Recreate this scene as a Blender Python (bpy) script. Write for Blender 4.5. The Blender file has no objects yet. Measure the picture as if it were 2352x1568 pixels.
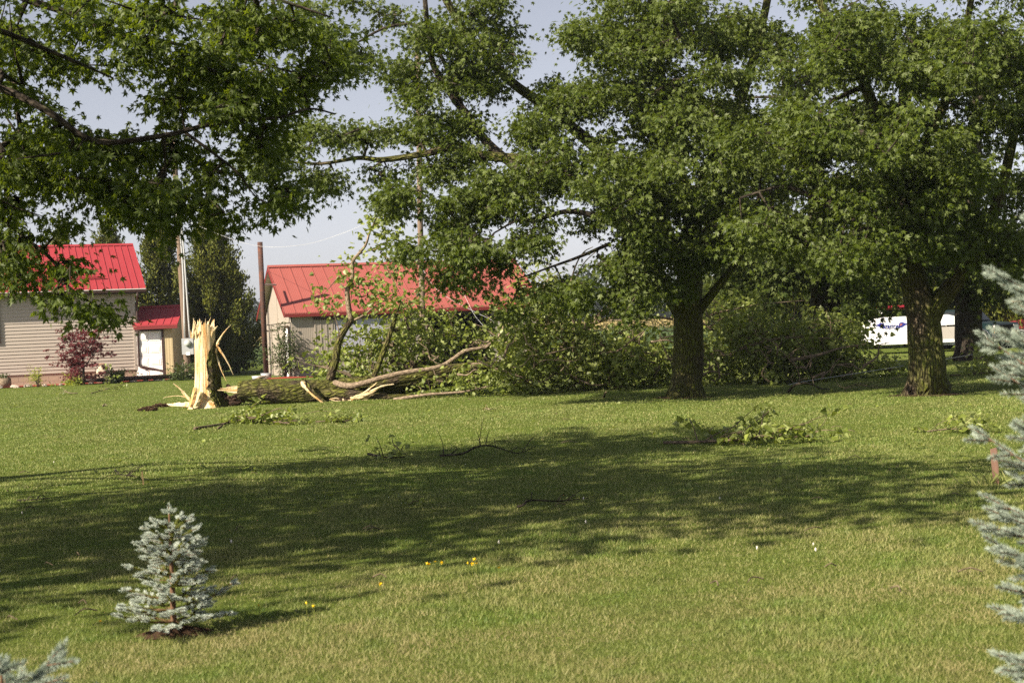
import bpy, math
import numpy as np
from mathutils import Matrix, Vector

# ------------------------------------------------------------------ camera, sky, sun, exposure
SC = bpy.context.scene
COL = SC.collection
FPX = 3593.0            # focal length in units of the 2352 px wide photograph
CAM_H = 1.5
ROLL = math.radians(-2.4)
PITCH = math.radians(-0.36)
cam_d = bpy.data.cameras.new("camera")
cam = bpy.data.objects.new("camera", cam_d)
COL.objects.link(cam)
cam_d.sensor_width = 36.0
cam_d.lens = FPX / 2352 * 36.0
cam_d.clip_start = 0.1
cam_d.clip_end = 6000
cam.location = (0, 0, CAM_H)
CR = (Matrix.Rotation(math.radians(90) + PITCH, 3, 'X') @ Matrix.Rotation(ROLL, 3, 'Z'))
cam.rotation_euler = CR.to_euler()
cam_d.dof.use_dof = True
cam_d.dof.focus_distance = 34.0
cam_d.dof.aperture_fstop = 6.3
SC.camera = cam

SUN_EL, SUN_AZ = math.radians(36), math.radians(233)      # azimuth clockwise from +Y
S = Vector((math.sin(SUN_AZ) * math.cos(SUN_EL), math.cos(SUN_AZ) * math.cos(SUN_EL), math.sin(SUN_EL)))
world = bpy.data.worlds.new("World")
SC.world = world
world.use_nodes = True
wn = world.node_tree
bg = wn.nodes['Background']
sky = wn.nodes.new('ShaderNodeTexSky')
sky.sky_type = 'NISHITA'
sky.sun_disc = False
sky.sun_elevation = SUN_EL
sky.sun_rotation = SUN_AZ
sky.air_density = 1.0
sky.dust_density = 1.2
sky.ozone_density = 1.0
bw = wn.nodes.new('ShaderNodeRGBToBW'); wn.links.new(sky.outputs[0], bw.inputs[0])
cb = wn.nodes.new('ShaderNodeCombineColor')
for k_, v_ in enumerate((1.04, 1.02, 1.14)):
    mm = wn.nodes.new('ShaderNodeMath'); mm.operation = 'MULTIPLY'; mm.inputs[1].default_value = v_
    wn.links.new(bw.outputs[0], mm.inputs[0]); wn.links.new(mm.outputs[0], cb.inputs[k_])
mxs = wn.nodes.new('ShaderNodeMix'); mxs.data_type = 'RGBA'; mxs.inputs[0].default_value = .72     # hazy summer sky: paler than the clear-air model
wn.links.new(sky.outputs[0], mxs.inputs[6]); wn.links.new(cb.outputs[0], mxs.inputs[7])
wn.links.new(mxs.outputs[2], bg.inputs[0])
bg.inputs[1].default_value = 0.060
sun_d = bpy.data.lights.new("sun", 'SUN')
sun_d.energy = 5.0
sun_d.angle = math.radians(0.55)
sun_d.color = (1.0, 0.88, 0.70)
sun = bpy.data.objects.new("sun", sun_d)
COL.objects.link(sun)
sun.rotation_euler = (-S).to_track_quat('-Z', 'Y').to_euler()
SC.view_settings.view_transform = 'Standard'
SC.view_settings.look = 'None'
SC.view_settings.exposure = 1.3
SC.view_settings.gamma = 1.0
SC.render.engine = 'CYCLES'
SC.cycles.max_bounces = 6
SC.cycles.diffuse_bounces = 3
SC.cycles.glossy_bounces = 2
SC.cycles.transmission_bounces = 3
SC.cycles.volume_bounces = 0
SC.cycles.transparent_max_bounces = 6
SC.cycles.use_denoising = False

CRN = np.array(CR)
def ray(px, py):
    px = np.asarray(px, float); py = np.asarray(py, float)
    v = np.stack([(px - 1176) / FPX, -(py - 784) / FPX, -np.ones_like(px)], -1)
    return v @ CRN.T
def P(px, py, d):
    "point seen at (px, py) of the photograph at distance d along +Y"
    r = ray(px, py)
    t = np.asarray(d, float) / r[..., 1]
    return r * t[..., None] + np.array([0, 0, CAM_H])
def G(px, py, z=0.0):
    "ground point seen at (px, py)"
    r = ray(px, py)
    return r * ((z - CAM_H) / r[2]) + np.array([0, 0, CAM_H])

R = np.random.default_rng(11)

# ------------------------------------------------------------------ mesh helpers
class Acc:
    "collects vertices, triangles and quads of ONE mesh"
    def __init__(s):
        s.V, s.T, s.Q, s.B, s.TM, s.QM, s.n = [], [], [], [], [], [], 0
    def add(s, V, T=None, Q=None, B=None, m=0):
        V = np.asarray(V, np.float32).reshape(-1, 3)
        s.V.append(V)
        s.B.append(V if B is None else np.asarray(B, np.float32).reshape(-1, 3))
        if T is not None and len(T):
            T = np.asarray(T, np.int64).reshape(-1, 3); s.T.append(T + s.n); s.TM.append(np.full(len(T), m))
        if Q is not None and len(Q):
            Q = np.asarray(Q, np.int64).reshape(-1, 4); s.Q.append(Q + s.n); s.QM.append(np.full(len(Q), m))
        s.n += len(V)
    def build(s, name, mats, parent=None, smooth=False, **tags):
        V = np.concatenate(s.V); B = np.concatenate(s.B)
        T = np.concatenate(s.T) if s.T else np.zeros((0, 3), np.int64)
        Q = np.concatenate(s.Q) if s.Q else np.zeros((0, 4), np.int64)
        mi = np.concatenate(s.TM + s.QM) if (s.TM or s.QM) else np.zeros(0)
        me = bpy.data.meshes.new(name)
        me.vertices.add(len(V)); me.vertices.foreach_set('co', V.ravel())
        me.loops.add(T.size + Q.size)
        me.loops.foreach_set('vertex_index', np.concatenate([T.ravel(), Q.ravel()]).astype(np.int32))
        me.polygons.add(len(T) + len(Q))
        ls = np.concatenate([np.arange(len(T)) * 3, T.size + np.arange(len(Q)) * 4]).astype(np.int32)
        me.polygons.foreach_set('loop_start', ls)
        me.polygons.foreach_set('material_index', mi.astype(np.int32))
        me.polygons.foreach_set('use_smooth', np.full(len(T) + len(Q), smooth))
        a = me.attributes.new('bk', 'FLOAT_VECTOR', 'POINT'); a.data.foreach_set('vector', B.ravel())
        for m in (mats if isinstance(mats, (list, tuple)) else [mats]):
            me.materials.append(m)
        me.update(calc_edges=True)
        me.validate()
        o = bpy.data.objects.new(name, me)
        COL.objects.link(o)
        if parent is not None:
            o.parent = parent
            o.matrix_parent_inverse = Matrix.Translation(-Vector(parent.location))if False else parent.matrix_basis.inverted()
        tag(o, **tags)
        return o

def tag(o, label=None, cat=None, group=None, kind=None):
    if label: o['label'] = label
    if cat: o['category'] = cat
    if group: o['group'] = group
    if kind: o['kind'] = kind
    return o
def thing(name, label, cat, loc=(0, 0, 0), group=None):
    o = bpy.data.objects.new(name, None); COL.objects.link(o)
    o.location = Vector([float(v) for v in loc]); o.empty_display_size = 0.2
    return tag(o, label, cat, group)
def dup(o, loc, rotz=0.0, scale=1.0, label=None):
    c = o.copy(); COL.objects.link(c)
    c.location = Vector([float(v) for v in loc]); c.rotation_euler = (0, 0, rotz); c.scale = (scale,) * 3
    if label: c['label'] = label
    for ch in list(o.children):
        k = ch.copy(); COL.objects.link(k); k.parent = c; k.matrix_parent_inverse = ch.matrix_parent_inverse.copy()
    return c

BOXQ = [[0, 3, 2, 1], [4, 5, 6, 7], [0, 1, 5, 4], [1, 2, 6, 5], [2, 3, 7, 6], [3, 0, 4, 7]]
def box(acc, c, size, M=None, m=0):
    "axis box (centre, size); M = 3x3 numpy frame (columns are the axes), applied after"
    h = np.asarray(size, float) / 2
    V = np.array([[-1, -1, -1], [1, -1, -1], [1, 1, -1], [-1, 1, -1], [-1, -1, 1], [1, -1, 1], [1, 1, 1], [-1, 1, 1]]) * h + np.asarray(c, float)
    if M is not None: V = M(V)
    acc.add(V, Q=BOXQ, m=m)

def catmull(p, n):
    p = np.asarray(p, float)
    if len(p) < 3:
        t = np.linspace(0, 1, n * (len(p) - 1) + 1)[:, None]
        return p[0] + (p[-1] - p[0]) * t
    q = np.vstack([2 * p[0] - p[1], p, 2 * p[-1] - p[-2]])
    out = []
    for i in range(1, len(q) - 2):
        for t in np.arange(n) / n:
            a, b, c, d = q[i - 1], q[i], q[i + 1], q[i + 2]
            out.append(.5 * ((2 * b) + (c - a) * t + (2 * a - 5 * b + 4 * c - d) * t * t + (3 * b - a - 3 * c + d) * t ** 3))
    out.append(p[-1])
    return np.array(out)

def tube(acc, pts, rad, seg=8, m=0, rough=0.0, caps=True, rs=None, fn=None):
    pts = np.asarray(pts, float); n = len(pts)
    rad = np.broadcast_to(np.asarray(rad, float), (n,)) if np.ndim(rad) == 0 else np.asarray(rad, float)
    T = np.gradient(pts, axis=0); T /= np.linalg.norm(T, axis=1)[:, None] + 1e-9
    ref = np.array([0, 0, 1.0]) if abs(T[0][2]) < .9 else np.array([1.0, 0, 0])
    N = np.zeros_like(pts)
    a = np.cross(T[0], ref); a /= np.linalg.norm(a); N[0] = a
    for i in range(1, n):
        a = N[i - 1] - T[i] * (N[i - 1] @ T[i]); N[i] = a / (np.linalg.norm(a) + 1e-9)
    Bn = np.cross(T, N)
    ang = np.linspace(0, 2 * np.pi, seg, endpoint=False)
    rr = rad[:, None] * np.ones(seg)
    if rough:
        g = rs if rs is not None else R
        rr = rr * (1 + rough * (g.random((n, seg)) - .5))
    if fn is not None:
        rr = rr * fn(np.arange(n)[:, None] / max(1, n - 1), ang[None, :])
    V = pts[:, None] + rr[..., None] * (np.cos(ang)[None, :, None] * N[:, None] + np.sin(ang)[None, :, None] * Bn[:, None])
    L = np.concatenate([[0], np.cumsum(np.linalg.norm(np.diff(pts, axis=0), axis=1))])
    off = R.random() * 50
    Bk = np.stack([np.cos(ang)[None] * rr, np.sin(ang)[None] * rr, np.broadcast_to(L[:, None] + off, rr.shape)], -1)
    i = np.arange(n - 1)[:, None]; j = np.arange(seg)[None]
    Q = np.stack([i * seg + j, i * seg + (j + 1) % seg, (i + 1) * seg + (j + 1) % seg, (i + 1) * seg + j], -1).reshape(-1, 4)
    V = V.reshape(-1, 3); Bk = Bk.reshape(-1, 3)
    Tr = []
    if caps:
        k = len(V)
        V = np.vstack([V, pts[:1], pts[-1:]]); Bk = np.vstack([Bk, [[0, 0, off]], [[0, 0, off + L[-1]]]])
        for jj in range(seg):
            Tr.append([k, (jj + 1) % seg, jj]); Tr.append([k + 1, (n - 1) * seg + jj, (n - 1) * seg + (jj + 1) % seg])
    acc.add(V, T=Tr if Tr else None, Q=Q, B=Bk, m=m)

def unit(v):
    return v / (np.linalg.norm(v, axis=-1, keepdims=True) + 1e-9)

# leaf outlines: length 1 along +Y, upper side +Z
_mv = np.array([[0, .10, 0], [.17, .55, .03], [0, 1.0, -.12], [-.17, .55, .03],
                [.02, .42, 0], [.10, .06, 0], [.58, .70, -.06], [-.02, .42, 0], [-.10, .06, 0], [-.58, .70, -.06],
                [.06, .28, 0], [.0, -.02, 0], [.52, .20, -.08], [-.06, .28, 0], [-.0, -.02, 0], [-.52, .20, -.08]])
MAPLE = (_mv, np.array([[0, 1, 2], [0, 2, 3], [4, 5, 6], [7, 9, 8], [10, 11, 12], [13, 15, 14]]))
_cv = np.array([[0, 0, 0], [.46, .12, .12], [.40, .45, .12], [0, 1.0, -.06], [-.40, .45, .12], [-.46, .12, .12]])
COTTON = (_cv, np.array([[0, 1, 2], [0, 2, 3], [0, 3, 4], [0, 4, 5]]))
_ov = np.array([[0, 0, 0], [.22, .45, .05], [0, 1.0, -.08], [-.22, .45, .05]])
OVAL = (_ov, np.array([[0, 1, 2], [0, 2, 3]]))

def leaves(acc, tpl, pos, dirs, nrm, size, m=0):
    V0, T0 = tpl
    Y = unit(dirs); Z = nrm - Y * np.sum(nrm * Y, -1, keepdims=True); Z = unit(Z); X = np.cross(Y, Z)
    M = np.stack([X, Y, Z], 1)                                   # rows are axes
    V = pos[:, None] + np.einsum('vk,nkj->nvj', V0, M) * size[:, None, None]
    T = (T0[None] + (np.arange(len(pos)) * len(V0))[:, None, None]).reshape(-1, 3)
    acc.add(V.reshape(-1, 3), T=T, m=m)

def leaf_clusters(acc, tpl, centres, out, n, size, spread, droop=.45, m=0, rs=None, flat=.55, nrm_up=1.0):
    g = rs if rs is not None else R
    k = len(centres)
    c = np.repeat(centres, n, 0); o = np.repeat(out, n, 0)
    q = g.normal(size=(k * n, 3)); q[:, 2] *= flat
    sp = np.repeat(spread * (.6 + .8 * g.random(k)), n)[:, None]
    pos = c + q * sp * .6 + o * sp * .3
    pos[:, 2] -= sp[:, 0] * .25 * np.abs(g.normal(size=k * n))
    d = unit(q * np.array([1, 1, .3])) * .8 + o * .4 + g.normal(size=(k * n, 3)) * .45
    d[:, 2] -= droop
    nr = np.array([0, 0, nrm_up * .75]) + g.normal(size=(k * n, 3)) * .6 + o * .3
    leaves(acc, tpl, pos, d, nr, size * (.5 + .85 * g.random(k * n)), m)

def clumps(lst, d0, k=1.0, rs=None):
    "foliage masses (cx, cy, rx, ry, depth offset, depth radius, tips) -> tip points"
    g = rs if rs is not None else R
    out = []
    for cx, cy, rx, ry, dd, rd, n in lst:
        n = max(3, int(n * k))
        m = max(1, (n + 5) // 6)                       # boughs of about six sprays each, with gaps between
        v = unit(g.normal(size=(m, 3))) * (g.random((m, 1)) ** .42)
        v = np.repeat(v, 6, 0)[:n]; n = len(v)
        v = v + g.normal(size=(n, 3)) * np.array([20 / max(rx, 20), 10 / max(ry, 15), .4 / max(rd, .5)])
        out.append(P(cx + v[:, 0] * rx, cy + v[:, 1] * ry, d0 + dd + v[:, 2] * rd))
    return np.concatenate(out)

def grow(chains, tips, step=.45, rs=None, arch=.1, k=.012, rmin=.006, wig=.10):
    """chains: list of (points, radii) already traced. Connects every tip to the nearest wood. Returns tubes (pts, rad) and tip directions."""
    g = rs if rs is not None else R
    nodes = np.concatenate([c[0] for c in chains]); maxr = np.concatenate([c[1] for c in chains])
    par = [-1] * len(nodes); cnt = [0.0] * len(nodes)
    d0 = np.array([np.min(np.sum((nodes - t) ** 2, 1)) for t in tips])
    order = np.argsort(d0)
    cap = len(nodes) + len(tips) * 14
    NB = np.zeros((cap, 3)); NB[:len(nodes)] = nodes; nn = len(nodes); nf = nn
    new = []
    dirs = np.zeros_like(tips)
    for ti in order:
        t = tips[ti]
        dd = np.sum((NB[:nn] - t) ** 2, 1)
        j = int(np.argmin(dd)); L = math.sqrt(dd[j])
        n = min(12, max(1, int(L / step)))
        p0 = NB[j].copy(); u = (t - p0)
        w = g.normal(size=3) * L * wig; w[2] += arch * L
        idx = [j]
        for s in range(1, n + 1):
            f = s / n
            q = p0 + u * f + w * math.sin(math.pi * f) * .8 + (g.normal(size=3) * .02 * min(L, 1.) if s < n else 0)
            NB[nn] = q; par.append(idx[-1]); idx.append(nn); cnt.append(0.0); nn += 1
            if nn >= cap: break
        cnt[idx[-1]] += 1
        new.append(idx); dirs[ti] = u / (L + 1e-6)
        if nn >= cap - 14: break
    for i in range(nn - 1, nf - 1, -1):
        if par[i] >= nf: cnt[par[i]] += cnt[i]
    tubes = []
    for idx in new:
        r = np.array([max(rmin, k * math.sqrt(max(cnt[i], 1))) for i in idx]); r[0] = r[1]
        r[-1] = rmin * .7
        if idx[0] < nf: r = np.minimum(r, maxr[idx[0]] * .8 + rmin)
        tubes.append((NB[idx], r))
    return tubes, dirs

# ------------------------------------------------------------------ materials
def nt(name):
    m = bpy.data.materials.new(name); m.use_nodes = True
    n = m.node_tree; b = n.nodes['Principled BSDF']
    return m, n, b
def N(n, typ, **kw):
    x = n.nodes.new(typ)
    for k, v in kw.items():
        if k.startswith('i_'):
            key = k[2:]
            x.inputs[int(key) if key.isdigit() else key.replace('_', ' ')].default_value = v
        else: setattr(x, k, v)
    return x
def L(n, a, b): n.links.new(a, b)
def ramp(n, fac, stops, interp='LINEAR'):
    r = n.nodes.new('ShaderNodeValToRGB'); r.color_ramp.interpolation = interp
    e = r.color_ramp.elements
    while len(e) < len(stops): e.new(0.5)
    for q, (p, c) in zip(e, stops): q.position = p; q.color = (*c, 1)
    L(n, fac, r.inputs[0]); return r.outputs[0]
def mix(n, fac, a, b, mode='MIX'):
    x = n.nodes.new('ShaderNodeMix'); x.data_type = 'RGBA'; x.blend_type = mode
    if isinstance(fac, (int, float)): x.inputs[0].default_value = fac
    else: L(n, fac, x.inputs[0])
    for s, v in ((6, a), (7, b)):
        if isinstance(v, tuple): x.inputs[s].default_value = (*v, 1)
        else: L(n, v, x.inputs[s])
    return x.outputs[2]
def math_(n, op, a, b=0.5, c=None):
    x = n.nodes.new('ShaderNodeMath'); x.operation = op
    for i, v in enumerate((a, b) if c is None else (a, b, c)):
        if isinstance(v, (int, float)): x.inputs[i].default_value = v
        else: L(n, v, x.inputs[i])
    return x.outputs[0]
def pos(n, scale=(1, 1, 1), attr=None):
    mp = N(n, 'ShaderNodeMapping'); mp.inputs['Scale'].default_value = scale
    if attr:
        a = N(n, 'ShaderNodeAttribute', attribute_name=attr); L(n, a.outputs['Vector'], mp.inputs[0])
    else:
        g = N(n, 'ShaderNodeTexCoord'); L(n, g.outputs['Object'], mp.inputs[0])
    return mp.outputs[0]
def noise(n, vec, scale, detail=4, rough=.55, out='Fac'):
    x = N(n, 'ShaderNodeTexNoise'); x.inputs['Scale'].default_value = scale
    x.inputs['Detail'].default_value = detail; x.inputs['Roughness'].default_value = rough
    L(n, vec, x.inputs['Vector']); return x.outputs[out]
def bump(n, h, strength, dist, b, prev=None):
    x = N(n, 'ShaderNodeBump'); x.inputs['Strength'].default_value = strength; x.inputs['Distance'].default_value = dist
    L(n, h, x.inputs['Height'])
    if prev is not None: L(n, prev, x.inputs['Normal'])
    L(n, x.outputs[0], b.inputs['Normal']); return x.outputs[0]

def leaf_mat(name, dark, light, back, trans=.35, rough=.5, spec=.4, trcol=None, nscale=.9):
    m, n, b = nt(name)
    g = N(n, 'ShaderNodeNewGeometry')
    base = ramp(n, g.outputs['Random Per Island'], [(0, dark), (.85, light), (1, tuple(min(1, c * 1.25) for c in light))])
    nz = noise(n, pos(n), nscale, 2)
    base = mix(n, math_(n, 'MULTIPLY', nz, .55), base, tuple(c * .6 for c in dark))
    colr = mix(n, g.outputs['Backfacing'], base, back)
    L(n, colr, b.inputs['Base Color'])
    b.inputs['Roughness'].default_value = rough
    b.inputs['Specular IOR Level'].default_value = spec
    t = N(n, 'ShaderNodeBsdfTranslucent')
    tc = mix(n, .6, base, trcol or tuple(min(1, c * 2.2) for c in (light[0] * 1.1, light[1], light[2] * .5)))
    L(n, tc, t.inputs[0])
    mx = N(n, 'ShaderNodeMixShader'); mx.inputs[0].default_value = trans
    L(n, b.outputs[0], mx.inputs[1]); L(n, t.outputs[0], mx.inputs[2])
    L(n, mx.outputs[0], n.nodes['Material Output'].inputs[0])
    return m

def bark_mat(name, c1, c2, moss=None, moss_amt=.5, groove=14, depth=.03, mscale=1.6):
    m, n, b = nt(name)
    v = pos(n, (1, 1, .30), 'bk')
    v2 = pos(n, (1, 1, 1), 'bk')
    wob = noise(n, v2, 4, 3)
    vv = N(n, 'ShaderNodeVectorMath', operation='ADD')
    sc = N(n, 'ShaderNodeVectorMath', operation='SCALE'); sc.inputs[3].default_value = .12
    w = N(n, 'ShaderNodeCombineXYZ'); L(n, wob, w.inputs[0]); L(n, wob, w.inputs[1]); L(n, w.outputs[0], sc.inputs[0])
    L(n, v, vv.inputs[0]); L(n, sc.outputs[0], vv.inputs[1])
    vo = N(n, 'ShaderNodeTexVoronoi', feature='DISTANCE_TO_EDGE'); vo.inputs['Scale'].default_value = groove
    L(n, vv.outputs[0], vo.inputs['Vector'])
    gr = ramp(n, vo.outputs[0], [(0, (0, 0, 0)), (.32, (1, 1, 1))])
    fine = noise(n, v, groove * 3, 5, .7)
    h = math_(n, 'ADD', gr, math_(n, 'MULTIPLY', fine, .5))
    plate = mix(n, fine, c1, c2)
    groovec = tuple(c * .45 for c in c1)
    col = mix(n, gr, groovec, plate)
    if moss:
        mn = noise(n, v2, mscale, 4, .6)
        lo = .62 - moss_amt * .35
        mf = ramp(n, mn, [(lo, (0, 0, 0)), (lo + .14, (1, 1, 1))])
        mc = mix(n, fine, moss, tuple(c * 1.9 for c in moss))
        col = mix(n, math_(n, 'MULTIPLY', mf, math_(n, 'ADD', math_(n, 'MULTIPLY', gr, .7), .25)), col, mc)
    L(n, col, b.inputs['Base Color'])
    b.inputs['Roughness'].default_value = .9; b.inputs['Specular IOR Level'].default_value = .15
    bump(n, h, 1.0, depth, b)
    return m

def plain(name, c, rough=.6, spec=.3, var=.15, vs=3.0, metal=0.0, bumpd=0, bs=40, scale=(1, 1, 1), dirt=None, emit=None):
    m, n, b = nt(name)
    v = pos(n, scale)
    f = noise(n, v, vs, 5, .6)
    col = mix(n, f, tuple(x * (1 - var) for x in c), tuple(min(1, x * (1 + var)) for x in c))
    if dirt:
        f2 = noise(n, v, vs * .35, 6, .7)
        df = ramp(n, f2, [(.5, (0, 0, 0)), (.72, (1, 1, 1))])
        col = mix(n, math_(n, 'MULTIPLY', df, .7), col, dirt)
    L(n, col, b.inputs['Base Color'])
    b.inputs['Roughness'].default_value = rough; b.inputs['Specular IOR Level'].default_value = spec
    b.inputs['Metallic'].default_value = metal
    if bumpd: bump(n, noise(n, v, bs, 4, .6), .8, bumpd, b)
    return m

M = {}
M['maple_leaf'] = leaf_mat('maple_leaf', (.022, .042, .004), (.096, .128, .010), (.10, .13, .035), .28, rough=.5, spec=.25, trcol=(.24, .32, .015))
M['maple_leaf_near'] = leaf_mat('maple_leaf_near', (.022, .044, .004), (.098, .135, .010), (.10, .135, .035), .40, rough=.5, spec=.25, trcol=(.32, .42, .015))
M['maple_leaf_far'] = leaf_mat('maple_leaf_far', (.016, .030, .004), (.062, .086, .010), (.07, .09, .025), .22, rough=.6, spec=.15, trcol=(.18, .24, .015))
M['cotton_leaf'] = leaf_mat('cotton_leaf', (.09, .125, .020), (.24, .285, .055), (.25, .29, .10), .34, rough=.42, spec=.3, trcol=(.42, .50, .05))
M['cedar'] = leaf_mat('cedar', (.045, .06, .008), (.16, .165, .022), (.09, .11, .02), .15, spec=.15, trcol=(.2, .22, .02))
M['cedar_dark'] = leaf_mat('cedar_dark', (.02, .034, .006), (.085, .10, .015), (.05, .06, .012), .12, spec=.15)
M['red_leaf'] = leaf_mat('red_leaf', (.06, .008, .012), (.16, .022, .028), (.14, .03, .035), .22, trcol=(.4, .04, .04))
M['shrub_leaf'] = leaf_mat('shrub_leaf', (.025, .045, .010), (.07, .10, .022), (.07, .09, .04), .2)
M['hosta_leaf'] = leaf_mat('hosta_leaf', (.18, .24, .03), (.34, .38, .06), (.2, .26, .06), .3)
M['far_leaf'] = leaf_mat('far_leaf', (.014, .024, .010), (.036, .052, .020), (.028, .042, .018), .05, spec=.05, nscale=.12)
M['bean_leaf'] = leaf_mat('bean_leaf', (.035, .062, .022), (.075, .11, .040), (.08, .11, .05), .12, spec=.15, nscale=.2)
M['corn_leaf'] = leaf_mat('corn_leaf', (.06, .09, .025), (.13, .16, .045), (.13, .16, .045), .15, spec=.15)
M['corn_tassel'] = leaf_mat('corn_tassel', (.24, .19, .08), (.36, .29, .13), (.30, .25, .11), .15, spec=.1)
M['bark_moss'] = bark_mat('bark_moss', (.07, .052, .035), (.19, .15, .10), (.080, .092, .014), .72, 15, .055, .9)
M['bark_moss_log'] = bark_mat('bark_moss_log', (.075, .055, .036), (.19, .145, .095), (.085, .095, .012), .7, 15, .05)
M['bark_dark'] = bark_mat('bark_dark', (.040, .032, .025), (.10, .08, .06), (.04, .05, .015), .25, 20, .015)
M['bark_pale'] = bark_mat('bark_pale', (.24, .18, .125), (.42, .33, .24), None, 0, 26, .006)
M['bark_twig'] = bark_mat('bark_twig', (.13, .098, .065), (.26, .20, .135), None, 0, 30, .004)

def wood_mat():
    m, n, b = nt('raw_wood')
    v = pos(n, (1, 1, .10), 'bk')
    f = noise(n, v, 26, 6, .7); f2 = noise(n, v, 7, 3)
    c = ramp(n, f, [(.28, (.30, .17, .07)), (.40, (.56, .40, .20)), (.52, (.70, .57, .36)), (.75, (.78, .69, .50))])
    st = ramp(n, f2, [(.50, (1, 1, 1)), (.62, (.85, .52, .18))])
    c = mix(n, .8, c, st, 'MULTIPLY')
    L(n, c, b.inputs['Base Color']); b.inputs['Roughness'].default_value = .75
    bump(n, f, 1.0, .05, b)
    return m
M['raw_wood'] = wood_mat()
M['rot_wood'] = plain('rot_wood', (.045, .028, .02), .95, .1, .5, 14, bumpd=.02, bs=25)
M['soil'] = plain('soil', (.045, .026, .016), .95, .1, .4, 18, bumpd=.02, bs=40)
M['mulch'] = plain('mulch', (.26, .05, .035), .9, .1, .5, 40, bumpd=.02, bs=60)
M['stone'] = plain('stone', (.42, .36, .31), .85, .2, .3, 6, bumpd=.01)

# ------------------------------------------------------------------ ground and fields
def ground_mat():
    m, n, b = nt('lawn_soil')
    v = pos(n)
    f = noise(n, v, .35, 5, .6); f2 = noise(n, v, 14, 6, .75); f3 = noise(n, pos(n, (1, .35, 1)), 60, 4, .7)
    c = ramp(n, f2, [(.3, (.055, .082, .016)), (.5, (.125, .17, .030)), (.72, (.20, .235, .05))])
    c = mix(n, math_(n, 'MULTIPLY', ramp(n, f, [(.45, (0, 0, 0)), (.7, (1, 1, 1))]), .45), c, (.15, .14, .055))
    c = mix(n, .55, c, ramp(n, f3, [(.3, (.35, .4, .3)), (.7, (1, 1, 1))]), 'MULTIPLY')
    L(n, c, b.inputs['Base Color']); b.inputs['Roughness'].default_value = .95; b.inputs['Specular IOR Level'].default_value = .05
    bump(n, math_(n, 'ADD', f2, f3), 1.0, .04, b)
    return m
M['ground'] = ground_mat()
def hgt(x, y):
    e = np.clip((y - 4) / 4, 0, 1) * np.clip((60 - y) / 15, 0, 1)
    return e * .018 * (np.sin(x * .9 + 1.3 * np.sin(y * .31)) + np.sin(y * .55 + x * .3) + .6 * np.sin(x * 2.1 - y * 1.1))
gx = np.concatenate([[-2500, -800, -200, -80], np.linspace(-40, 40, 81), [80, 200, 800, 2500]])
gy = np.concatenate([[-600, -100, -20], np.linspace(0, 60, 121), [80, 120, 300, 900, 3500]])
X, Y = np.meshgrid(gx, gy); Z = hgt(X, Y)
nx, ny = len(gx), len(gy)
i, j = np.meshgrid(np.arange(ny - 1), np.arange(nx - 1), indexing='ij')
Qs = np.stack([i * nx + j, i * nx + j + 1, (i + 1) * nx + j + 1, (i + 1) * nx + j], -1).reshape(-1, 4)
a = Acc(); a.add(np.stack([X, Y, Z], -1).reshape(-1, 3), Q=Qs)
a.build('lawn', M['ground'], smooth=True, kind='structure')

def grass_mat():
    m, n, b = nt('grass_blade')
    g = N(n, 'ShaderNodeNewGeometry')
    v = pos(n)
    c = ramp(n, g.outputs['Random Per Island'], [(0, (.085, .135, .024)), (.45, (.16, .22, .042)), (.85, (.24, .285, .072)), (.95, (.38, .36, .14)), (1, (.48, .43, .22))])
    f = noise(n, v, .5, 4, .6); f2 = noise(n, v, 2.4, 3, .6)
    dry = ramp(n, math_(n, 'ADD', math_(n, 'MULTIPLY', f, .6), math_(n, 'MULTIPLY', f2, .4)), [(.41, (0, 0, 0)), (.57, (1, 1, 1))])
    lush = ramp(n, noise(n, v, 3.2, 4, .65), [(.50, (0, 0, 0)), (.66, (1, 1, 1))])
    c = mix(n, math_(n, 'MULTIPLY', lush, .55), c, (.085, .175, .026))
    sp = N(n, 'ShaderNodeSeparateXYZ'); L(n, v, sp.inputs[0])
    thin = N(n, 'ShaderNodeMapRange'); L(n, sp.outputs[1], thin.inputs[0])            # thinner, drier turf in the open part of the lawn
    for k_, v_ in ((1, 8.0), (2, 16.0), (3, .85), (4, .30)): thin.inputs[k_].default_value = v_
    c = mix(n, math_(n, 'MULTIPLY', dry, thin.outputs[0]), c, (.33, .28, .13))
    L(n, c, b.inputs['Base Color']); b.inputs['Roughness'].default_value = .55; b.inputs['Specular IOR Level'].default_value = .3
    t = N(n, 'ShaderNodeBsdfTranslucent'); L(n, mix(n, .5, c, (.20, .30, .05)), t.inputs[0])
    mx = N(n, 'ShaderNodeMixShader'); mx.inputs[0].default_value = .35
    L(n, b.outputs[0], mx.inputs[1]); L(n, t.outputs[0], mx.inputs[2]); L(n, mx.outputs[0], n.nodes['Material Output'].inputs[0])
    return m
M['grass'] = grass_mat()
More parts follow.
